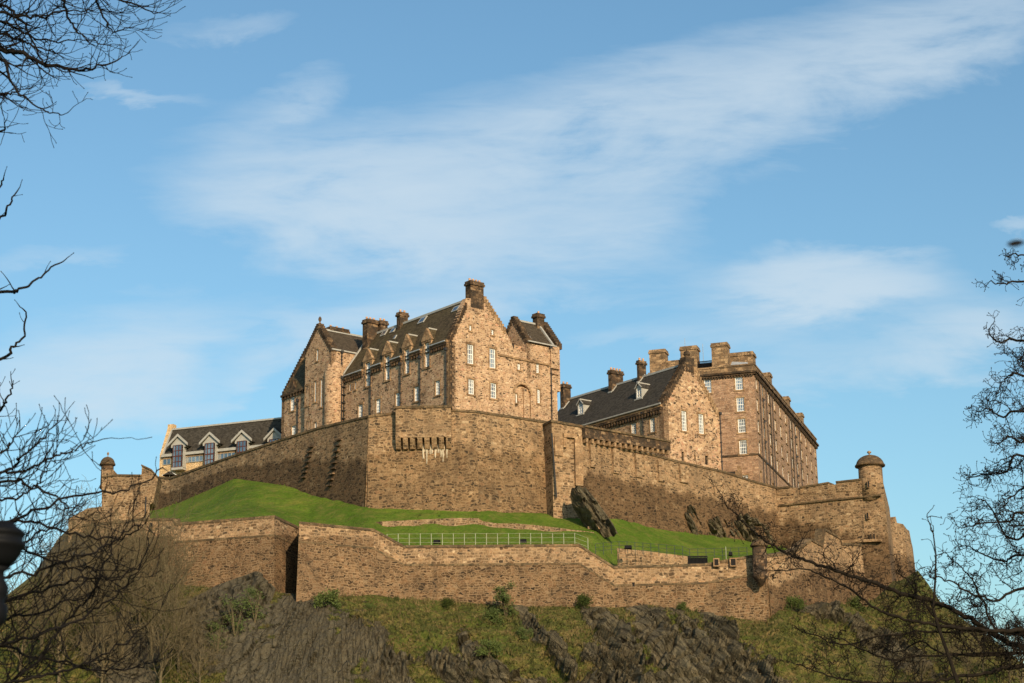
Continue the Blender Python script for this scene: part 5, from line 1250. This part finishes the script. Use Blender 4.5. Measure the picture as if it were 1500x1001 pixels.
# ================================================================ trees
def catmull(pts, n=6):
    out = []; P_ = [pts[0]] + list(pts) + [pts[-1]]
    for i in range(1, len(P_) - 2):
        p0, p1, p2, p3 = P_[i - 1:i + 3]
        for k in range(n):
            t = k / n; out.append(.5 * ((2 * p1) + (p2 - p0) * t + (2 * p0 - 5 * p1 + 4 * p2 - p3) * t * t + (3 * p1 - p0 - 3 * p2 + p3) * t ** 3))
    out.append(pts[-1]); return out
def rv(rg, k=1.): return Vector((rg.gauss(0, 1), rg.gauss(0, 1), rg.gauss(0, 1))) * k
def grow(mb, rg, p, d, r, L, lev, st):
    seg = L / st['n'][lev]; pts = [Vector(p)]; rad = [r]; n = st['n'][lev]
    for i in range(n):
        d = (d + rv(rg, st['jit'][lev]) + Vector((0, 0, st['up'][lev]))).normalized(); p = p + d * seg * rg.uniform(.7, 1.3)
        pts.append(Vector(p)); rad.append(max(st['rmin'], r * (1 - (i + 1) / n * .65)))
        if lev > 0 and rg.random() < st['kid'][lev]:
            for _ in range(st.get('mult', 1)):
                nd = (d + rv(rg, st['spread'])).normalized(); grow(mb, rg, p, nd, max(st['rmin'], rad[-1] * .68), L * rg.uniform(*st['len']), lev - 1, st)
    if lev == 0 and st.get('bud'): 
        q = pts[-1]; rad[-1] = st['rmin']; pts += [q + d * st['bud'] * .5, q + d * st['bud'] * 2]; rad += [st['bud'], st['rmin'] * .5]
    mb.tube(pts, rad, 5 if r > .03 else (4 if r > .008 else 3), cap=False)
def limb(mb, rg, pts, r0, r1, st, lev, dens, L, bend=None):
    c = catmull(pts, 6); n = len(c); rad = [r0 + (r1 - r0) * (i / (n - 1)) ** .8 for i in range(n)]
    c = [q + rv(rg, st.get('wob', .01)) for q in c]
    mb.tube(c, rad, 7, cap=True); acc = 0
    for i in range(1, n):
        acc += (c[i] - c[i - 1]).length * dens; d = (c[i] - c[i - 1]).normalized()
        while acc > 0:
            acc -= rg.uniform(.5, 1.5); q = c[i - 1].lerp(c[i], rg.random()); nd = (d * .6 + rv(rg, st['spread'])).normalized()
            f = 1 - i / n * .45
            grow(mb, rg, q, nd, max(st['rmin'] * 1.3, min(rad[i] * .6, st['rkid'])), L * f * rg.uniform(.6, 1.2), lev, st)
    grow(mb, rg, c[-1], (c[-1] - c[-2]).normalized(), r1, L * .6, lev, st)
NEARL = dict(n=[5, 6, 7], jit=[.16, .16, .14], up=[.10, .08, .05], kid=[0, .40, .46], spread=.50, len=(.40, .75), rmin=.0036, rkid=.012, bud=.0075, wob=.012)
def tree_limbs(name, label, trunk, limbs, Y, st, dens, L, lev, mat, seed, group=None, r0=.035, r1=.009, yvar=.8):
    rg = random.Random(seed); root = empty(name, trunk[0][0], label, 'tree', group)
    mb = MB(); mb.tube([t for t, r in trunk], [r for t, r in trunk], 10); mb.build('trunk', M[mat], root)
    mb = MB()
    for lm in limbs:
        opt = {}
        if isinstance(lm[-1], dict): opt = lm[-1]; lm = lm[:-1]
        yo = rg.uniform(-yvar, yvar); pts = [P(a, b, Y + yo + rg.uniform(-.15, .15)) for a, b in lm]
        # join to the trunk
        tz = pts[0].z - .5; best = min(trunk, key=lambda t: abs(t[0].z - tz)); j = Vector((best[0].x, best[0].y, tz))
        for (ta, _), (tb, _) in zip(trunk, trunk[1:]):
            if ta.z <= tz <= tb.z: j = ta.lerp(tb, (tz - ta.z) / (tb.z - ta.z))
        limb(mb, rg, [j] + pts, opt.get('r0', r0), opt.get('r1', r1), st, opt.get('lev', lev), opt.get('d', dens), opt.get('L', L))
    mb.build('crown', M[mat], root, True); return root
def vtrunk(px, Y, zs, r):
    x = P(px, 900, Y).x; rg = random.Random(int(px)); return [(Vector((x + rg.uniform(-.08, .08) * k, Y + rg.uniform(-.1, .1) * k, z)), r * (1 - .75 * k / len(zs))) for k, z in enumerate(zs)]
tl = vtrunk(-330, 21, [0, 2, 4, 6, 8, 10, 12, 14, 16], .24)
UPLEFT = [[(-120, 40), (0, 72), (32, 78), (66, 96), (115, 102), (150, 96), (180, 84), dict(r0=.05, r1=.007)],
          [(-120, -60), (0, 6), (26, 24), (45, 52), (60, 85), (72, 106), dict(r1=.007)],
          [(-100, 40), (0, 84), (14, 118), (30, 138), (62, 160), (92, 170), dict(r1=.006)],
          [(-90, 0), (20, 24), (60, 24), (100, 16), (135, 18), dict(r1=.006)],
          [(-80, -70), (100, -30), (172, -2), (205, 10), (230, 21), dict(r1=.006)], [(-40, -60), (120, -25), (146, 15), (163, 44), (192, 40), dict(r1=.006)],
          [(-60, -50), (80, -6), (100, 30), (118, 52), (150, 66), dict(r1=.006)], [(-120, -30), (0, 30), (40, 50), (80, 62), (118, 58), dict(r1=.006)],
          [(-100, 20), (0, 48), (30, 60), (56, 70), (90, 78), dict(r1=.006)], [(-100, 100), (-10, 135), (12, 138), (28, 134)], [(-80, 170), (-8, 192), (10, 188)],
          [(-120, 290), (-30, 330), (0, 322), (14, 302), (22, 284), dict(d=1.5, L=.3, lev=0)], [(-100, 230), (-20, 290), (-4, 282), (6, 262), dict(d=1, L=.3, lev=0)],
          [(-140, 430), (0, 428), (26, 425), (55, 408), (86, 386), dict(d=3, L=.35, lev=0)],
          [(-120, 560), (0, 526), (20, 508), (36, 488), (38, 454), dict(d=3, L=.3, lev=0)], [(-120, 640), (-10, 606), (8, 590), (20, 566), dict(d=4, L=.35, lev=1)]]
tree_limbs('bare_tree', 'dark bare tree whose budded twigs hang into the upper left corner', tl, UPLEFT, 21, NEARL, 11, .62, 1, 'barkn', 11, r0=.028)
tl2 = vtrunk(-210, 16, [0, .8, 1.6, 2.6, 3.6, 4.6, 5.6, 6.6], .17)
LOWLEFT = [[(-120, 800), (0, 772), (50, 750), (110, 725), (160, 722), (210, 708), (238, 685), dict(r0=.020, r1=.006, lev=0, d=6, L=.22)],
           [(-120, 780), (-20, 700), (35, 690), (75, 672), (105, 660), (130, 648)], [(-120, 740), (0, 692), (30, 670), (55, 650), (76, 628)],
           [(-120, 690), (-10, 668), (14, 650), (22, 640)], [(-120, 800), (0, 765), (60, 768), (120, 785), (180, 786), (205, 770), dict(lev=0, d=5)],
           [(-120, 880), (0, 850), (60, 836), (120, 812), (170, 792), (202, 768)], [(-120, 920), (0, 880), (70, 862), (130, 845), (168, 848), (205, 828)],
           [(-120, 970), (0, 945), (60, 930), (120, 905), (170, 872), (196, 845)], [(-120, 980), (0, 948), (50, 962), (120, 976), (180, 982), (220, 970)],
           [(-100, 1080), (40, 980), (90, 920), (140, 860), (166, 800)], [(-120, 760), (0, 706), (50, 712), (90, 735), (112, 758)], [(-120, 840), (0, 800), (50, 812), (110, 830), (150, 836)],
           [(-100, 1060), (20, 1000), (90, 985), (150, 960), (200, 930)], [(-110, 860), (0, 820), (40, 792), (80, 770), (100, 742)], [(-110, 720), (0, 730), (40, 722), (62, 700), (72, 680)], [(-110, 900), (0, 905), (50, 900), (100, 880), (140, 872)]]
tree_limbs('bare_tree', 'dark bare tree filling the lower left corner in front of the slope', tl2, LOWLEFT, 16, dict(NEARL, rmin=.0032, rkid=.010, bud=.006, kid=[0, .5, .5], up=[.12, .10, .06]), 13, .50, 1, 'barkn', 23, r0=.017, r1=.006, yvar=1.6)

NEARR = dict(n=[5, 7, 7], jit=[.55, .42, .34], up=[-.02, .03, .05], kid=[0, .80, .62], spread=.75, len=(.36, .66), rmin=.0040, rkid=.010, bud=.0105, wob=.010, mult=2)
tr_ = vtrunk(1800, 27, [0, 2, 4, 6, 8, 10, 12, 14], .30)
RT_ = [[(1640, 470), (1530, 400), (1500, 375), (1484, 372), dict(d=8, L=.5)], [(1640, 660), (1520, 640), (1496, 648), (1478, 640), (1462, 650), dict(d=10, L=.5)], [(1640, 800), (1520, 780), (1480, 790), (1450, 742), (1432, 730), dict(d=10, L=.55)], [(1640, 560), (1530, 540), (1505, 520), (1490, 530), dict(d=10, L=.5)], [(1640, 740), (1520, 715), (1490, 722), (1470, 742), dict(d=10, L=.5)],
       [(1640, 905), (1500, 922), (1460, 924), (1406, 920), (1361, 914), (1316, 905), (1277, 888), (1246, 864), (1210, 846), (1180, 835), (1129, 837), dict(r0=.042, r1=.007, d=6, L=.58)],
       [(1640, 985), (1500, 950), (1451, 927), (1406, 898), (1361, 880), (1316, 868), (1270, 850), (1228, 838), (1192, 825), (1159, 814), (1135, 801), (1108, 783), (1090, 765), (1072, 748), (1061, 737), dict(r0=.050, r1=.007, d=7.5, L=.62)],
       [(1640, 975), (1500, 976), (1451, 984), (1406, 992), (1361, 999), (1290, 1001), (1240, 996), (1200, 985), (1165, 972), dict(r0=.042, r1=.007, d=7.5, L=.55)],
       [(1640, 760), (1500, 750), (1481, 763), (1445, 765), (1409, 775), dict(d=11)], [(1640, 430), (1500, 412), (1472, 417), (1449, 411), dict(d=6, L=.4)],
       [(1640, 520), (1500, 500), (1478, 496), (1462, 502), (1446, 484), dict(d=5, L=.42)], [(1640, 640), (1500, 602), (1470, 612), (1448, 600), (1430, 605), dict(d=11)],
       [(1640, 720), (1500, 668), (1475, 690), (1445, 694), (1415, 702), dict(d=11)], [(1640, 590), (1500, 552), (1482, 548), (1466, 562), dict(d=11)],
       [(1640, 860), (1500, 862), (1460, 880), (1420, 868), (1390, 850), (1362, 846), dict(d=5)], [(1640, 850), (1500, 815), (1470, 822), (1440, 812), (1418, 800), dict(d=11)],
       [(1640, 890), (1480, 930), (1440, 880), (1424, 850), (1402, 826), dict(d=11)], [(1600, 940), (1400, 918), (1352, 880), (1330, 850), (1312, 838), dict(d=6, L=.5)],
       [(1600, 940), (1440, 925), (1300, 930), (1240, 945), (1190, 930), (1170, 922), dict(r0=.022, d=6.5, L=.5)], [(1600, 960), (1370, 960), (1300, 965), (1240, 940), (1215, 930), dict(r0=.022, d=6, L=.5)],
       [(1600, 960), (1400, 960), (1350, 940), (1320, 955), (1290, 950), dict(r0=.022, d=6, L=.5)]]
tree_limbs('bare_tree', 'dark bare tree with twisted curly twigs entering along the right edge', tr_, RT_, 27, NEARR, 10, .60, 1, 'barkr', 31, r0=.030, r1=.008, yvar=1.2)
# straight sapling standing in front at right
sp = [P(a, b, 24) for a, b in ((1412, 1060), (1403, 1001), (1391, 965), (1376, 923), (1367, 892), (1370, 850), (1371, 814), (1367, 781), (1358, 758))]
root = empty('sapling', Vector((sp[0].x + .3, 24, 0)), 'thin straight sapling rising in front of the right hand tree branches', 'sapling'); mb = MB()
mb.tube([Vector((sp[0].x + .35, 24, 0)), Vector((sp[0].x + .15, 24, 1.5))] + sp, [.04, .034, .030, .026, .023, .020, .017, .014, .010, .008, .005], 6); mb.build('trunk', M['barkr'], root); rg = random.Random(5); mb = MB()
for q in sp[3:]:
    for _ in range(2): grow(mb, rg, q, (Vector((rg.choice((-1, 1)), 0, .9)) + rv(rg, .3)).normalized(), .008, .3, 0, NEARR)
mb.build('crown', M['barkr'], root)

# bare trees and bushes out on the rock slope
def slope_tree(seed, H, spread, dens=.8, rm=.014):
    rg = random.Random(seed); st = dict(n=[4, 5, 6], jit=[.3, .25, .2], up=[.06, .08, .1], kid=[0, .75, .85], spread=.55, len=(.5, .8), rmin=rm, rkid=.05, wob=.05)
    root = bpy.data.objects.new('slope_tree', None); COL.objects.link(root)
    tp = [Vector((0, 0, -1.2)), Vector((.1, 0, H * .18)), Vector((-.15, .1, H * .36)), Vector((.1, 0, H * .52))]; mb = MB(); mb.tube(tp, [.19, .16, .12, .07], 7); mb.build('trunk', M['barkf'], root); mb = MB()
    for k in range(int(20 * dens)):
        z = H * rg.uniform(.1, .52); a = rg.uniform(0, 6.28); d = Vector((math.cos(a) * spread, math.sin(a) * spread, rg.uniform(.5, 1.3))).normalized()
        grow(mb, rg, Vector((0, 0, z)), d, .06, H * rg.uniform(.32, .52), 2, st)
    mb.build('crown', M['barkf'], root); return root
def copy_tree(o):
    c = o.copy(); COL.objects.link(c)
    for ch in o.children:
        d = ch.copy(); COL.objects.link(d); d.parent = c
    return c
protos = [slope_tree(1, 10, .8), slope_tree(2, 9, 1.0), slope_tree(3, 11, .6)]
used = set()
def place(protos, k, loc, s, rz, label, cat, group, sz=None):
    o = protos[k]
    if k in used_of[id(protos)]: o = copy_tree(o)
    else: used_of[id(protos)].add(k)
    o.location = loc; o.scale = (s, s, (sz or s)); o.rotation_euler = (0, 0, rz); tag(o, label, cat, group); return o
used_of = {id(protos): set()}
SL = [(205, 905, 1.15), (182, 868, 1.0), (235, 890, 1.0), (255, 920, 1.0), (150, 905, 1.1), (222, 960, 1.1), (178, 970, 1.15), (120, 960, 1.1), (262, 985, .9), (95, 900, 1.0), (60, 950, 1.0), (130, 850, .9), (30, 990, 1.1), (150, 1015, 1.1), (235, 1020, 1.0), (85, 1005, 1.1), (292, 1010, .7)]
rg = random.Random(9)
for i, (px, py, s_) in enumerate(SL):
    q = rock_hit(px, py) or P(px, py, 190)
    place(protos, i % 3, q, s_ * .92, rg.uniform(0, 6), 'bare brown tree in the thicket on the left slope', 'tree', 'bare trees thick on the left slope')
SR = [(1440, 985, .7), (1480, 1000, .8), (1395, 990, .6), (1500, 1015, .9), (1350, 1010, .55), (1290, 1015, .5), (1420, 1015, .7)]
for i, (px, py, s_) in enumerate(SR):
    q = rock_hit(px, py) or P(px, py, 195)
    place(protos, i % 3, q, s_ * .8, rg.uniform(0, 6), 'low bare brown tree on the right slope behind the twisted branches', 'tree', 'bare trees on the right slope')

# leafy shrubs
def shrub(seed, n, R_, H, leaf, mat, name='green_shrub'):
    rg = random.Random(seed); root = bpy.data.objects.new(name, None); COL.objects.link(root); mb = MB()
    for k in range(7):
        a = rg.uniform(0, 6.28); mb.tube([Vector((0, 0, -.5)), Vector((math.cos(a) * R_ * .4, math.sin(a) * R_ * .4, H * .5)), Vector((math.cos(a) * R_ * .7, math.sin(a) * R_ * .7, H * .85))], [.05, .03, .015], 4)
    mb.build('stems', M['barkf'], root); mb = MB(); cl = [(Vector((rg.uniform(-1, 1) * R_ * .7, rg.uniform(-1, 1) * R_ * .7, H * rg.uniform(.1, .95))), rg.uniform(.25, .5) * R_) for _ in range(14)]
    for k in range(n):
        c, r = rg.choice(cl); p = c + rv(rg, r * .5); 
        if p.z < -.3: p.z = abs(p.z)
        u = rv(rg).normalized(); v = u.orthogonal().normalized(); s = leaf * rg.uniform(.6, 1.3); mb.face([p - u * s, p + v * s * .6, p + u * s, p - v * s * .6])
    mb.build('foliage', M[mat], root); return root
sh = [shrub(1, 2300, 1.15, 3.9, .11, 'leaf'), shrub(2, 2000, 1.6, 1.7, .12, 'leaf'), shrub(3, 700, 1.3, 3.0, .10, 'leaf')]; used_of[id(sh)] = set()
SH = [(741, 902, 0, .95, 'tall dark ivy covered shrub against the lower wall, tallest on the slope'), (722, 912, 1, .75, 'rounded green shrub just left of the tall ivy covered one'), (654, 889, 1, .55, 'small green shrub at the wall foot, left of the tall ivy covered one'),
      (853, 888, 1, .7, 'bushy green shrub at the wall foot above the leaning slabs'), (482, 886, 1, .8, 'dark green shrub at the wall foot above the biggest slab'), (345, 925, 2, 1.15, 'light airy green shrub low on the big grey crag face'), (375, 905, 2, 1.05, 'light airy green shrub high on the big grey crag face'),
      (320, 950, 2, .9, 'airy yellowish shrub at the lower left of the grey crag face'), (1000, 893, 1, .45, 'very small green shrub at the wall foot above the dark crags'), (1160, 893, 1, .8, 'green shrub right of the wall corner below the small turret'), (1255, 893, 1, .8, 'green ivy clump at the foot of the bastion behind the branches'),
      (715, 955, 1, .7, 'dark green shrub low in the middle of the slope'), (540, 893, 1, .4, 'tiny green shrub on the grass under the middle of the wall'), (770, 935, 1, .6, 'green shrub between small rocks below the tall ivy covered one')]
for px, py, k, s_, lab in SH:
    q = rock_hit(px, py) or P(px, py, 203); q = q + Vector((0, -.5 if k == 2 else 0, -.2))
    place(sh, k, q, s_, rg.uniform(0, 6), lab, 'shrub', 'green shrubs on the slope')

# rough grass on the slope: nobody could count it
tm = MB(); rg = random.Random(77); cnt = 0; RV = RMB.v; nv_ = len(RV)
vis = [i for i in range(nv_) if RMB.a.get(i, 1) < .52]
while cnt < 15000 and vis:
    i = rg.choice(vis); p = RV[i]; a, b = proj(p)
    if not (230 < a < 1480 and 855 < b < 1030): 
        if rg.random() < .9: continue
    cnt += 1; p = p + Vector((rg.uniform(-.3, .3), rg.uniform(-.3, .3), -.1)); h = rg.uniform(.10, .34) * (1 + .7 * (noise.noise(p * .4) > .15)) 
    for _ in range(3):
        an = rg.uniform(0, 6.28); w = Vector((math.cos(an), math.sin(an), 0)) * .075; tip = Vector((rg.gauss(0, .12), rg.gauss(0, .12) - .1, h)); tm.face([p - w, p + w, p + tip])
tag(tm.build('rough_grass', M['tuft']), 'rough olive and straw coloured grass on the rock slope', 'grass', kind='stuff')

lm_ = MB(); rg = random.Random(31)
for _ in range(9000):
    k = rg.randrange(1, len(cols) - 1); c0, c1 = cols[k][1], cols[k + 1][1] if k + 1 < len(cols) else cols[k][1]; f = rg.random(); g = rg.random() ** .9
    a_ = c0[1].lerp(c1[1], f); b_ = c0[2].lerp(c1[2], f); d_ = c0[3].lerp(c1[3], f); p = a_.lerp(b_, g * 2) if g < .5 else b_.lerp(d_, g * 2 - 1)
    p = p + Vector((0, 0, noise.noise(p * .12) * .40 + noise.noise(p * .5) * .22 - .04)); h = rg.uniform(.05, .15) * (2.2 if g > .96 or g < .03 else 1)
    for _q in range(2):
        an = rg.uniform(0, 6.28); w = Vector((math.cos(an), math.sin(an), 0)) * .06; lm_.face([p - w, p + w, p + Vector((rg.gauss(0, .05), rg.gauss(0, .05), h))])
tag(lm_.build('lawn_grass', M['lawn']), 'short green turf blades standing on the lawn below the upper walls', 'grass', kind='stuff')

# ================================================================ the lamp post close by at the left edge
c = P(-4, 800, 6.0); lp = empty('lamp_post', Vector((c.x, c.y, 0)), 'black iron lamp post head with bulging cap cut off by the left edge', 'lamp post')
def zr(py): return zat(c.x, c.y, py)
k = 6.05 / FPX
mb = MB(); mb.lathe((c.x, c.y, 0), [(16 * k, zr(832)), (26 * k, zr(824)), (33 * k, zr(814)), (37 * k, zr(804)), (40 * k, zr(801)), (40 * k, zr(795)), (36 * k, zr(792)), (37 * k, zr(786)), (39 * k, zr(784)), (39 * k, zr(780)), (34 * k, zr(776)), (26 * k, zr(771)), (24 * k, zr(767)), (8 * k, zr(765))], 32); mb.build('cap', M['iron'], lp, True)
mb = MB(); mb.lathe((c.x, c.y, 0), [(8 * k, zr(1010)), (8 * k, zr(922)), (15 * k, zr(916)), (20 * k, zr(905)), (20 * k, zr(888)), (14 * k, zr(882)), (19 * k, zr(872)), (20 * k, zr(860)), (14 * k, zr(850)), (12 * k, zr(838)), (22 * k, zr(832))], 28); mb.build('collar', M['iron'], lp, True)
mb = MB(); mb.lathe((c.x, c.y, 0), [(.10, 0), (.10, .25), (.07, .3), (.045, .6), (.035, 1.2), (8.4 * k, zr(940))], 20); mb.build('shaft', M['lead'], lp, True)
# dead leaf on a twig just in front of the camera, at the right edge
lc = P(1488, 356, 3.2); k = 3.2 / FPX; lf_ = empty('dead_leaf', lc, 'small dark blurred dead leaf at the right edge above the bare branches', 'leaf')
mb = MB(); n = 10
for sgn in (-1, 1):
    for i in range(n):
        a0, a1 = i / n, (i + 1) / n; f = lambda a: math.sin(math.pi * a) ** .8 * 5.5 * k
        x = lambda a: lc + Vector(((a - .5) * 28 * k, .3 * math.sin(a * 6) * 6 * k, (a - .5) * 2 * k))
        mb.prism([x(a0), x(a1), x(a1) + Vector((0, 2 * k, sgn * f(a1))), x(a0) + Vector((0, 2 * k, sgn * f(a0)))], (0, .0008, 0))
mb.build('blade', M['barkn'], lf_)
mb = MB(); mb.tube([lc + Vector((13 * k, 0, 0)), lc + Vector((60 * k, .05, 12 * k)), lc + Vector((160 * k, .2, -60 * k)), Vector((lc.x + .45, 3.5, 0))], [.0012, .0016, .004, .012], 5); mb.build('stalk', M['barkn'], lf_)
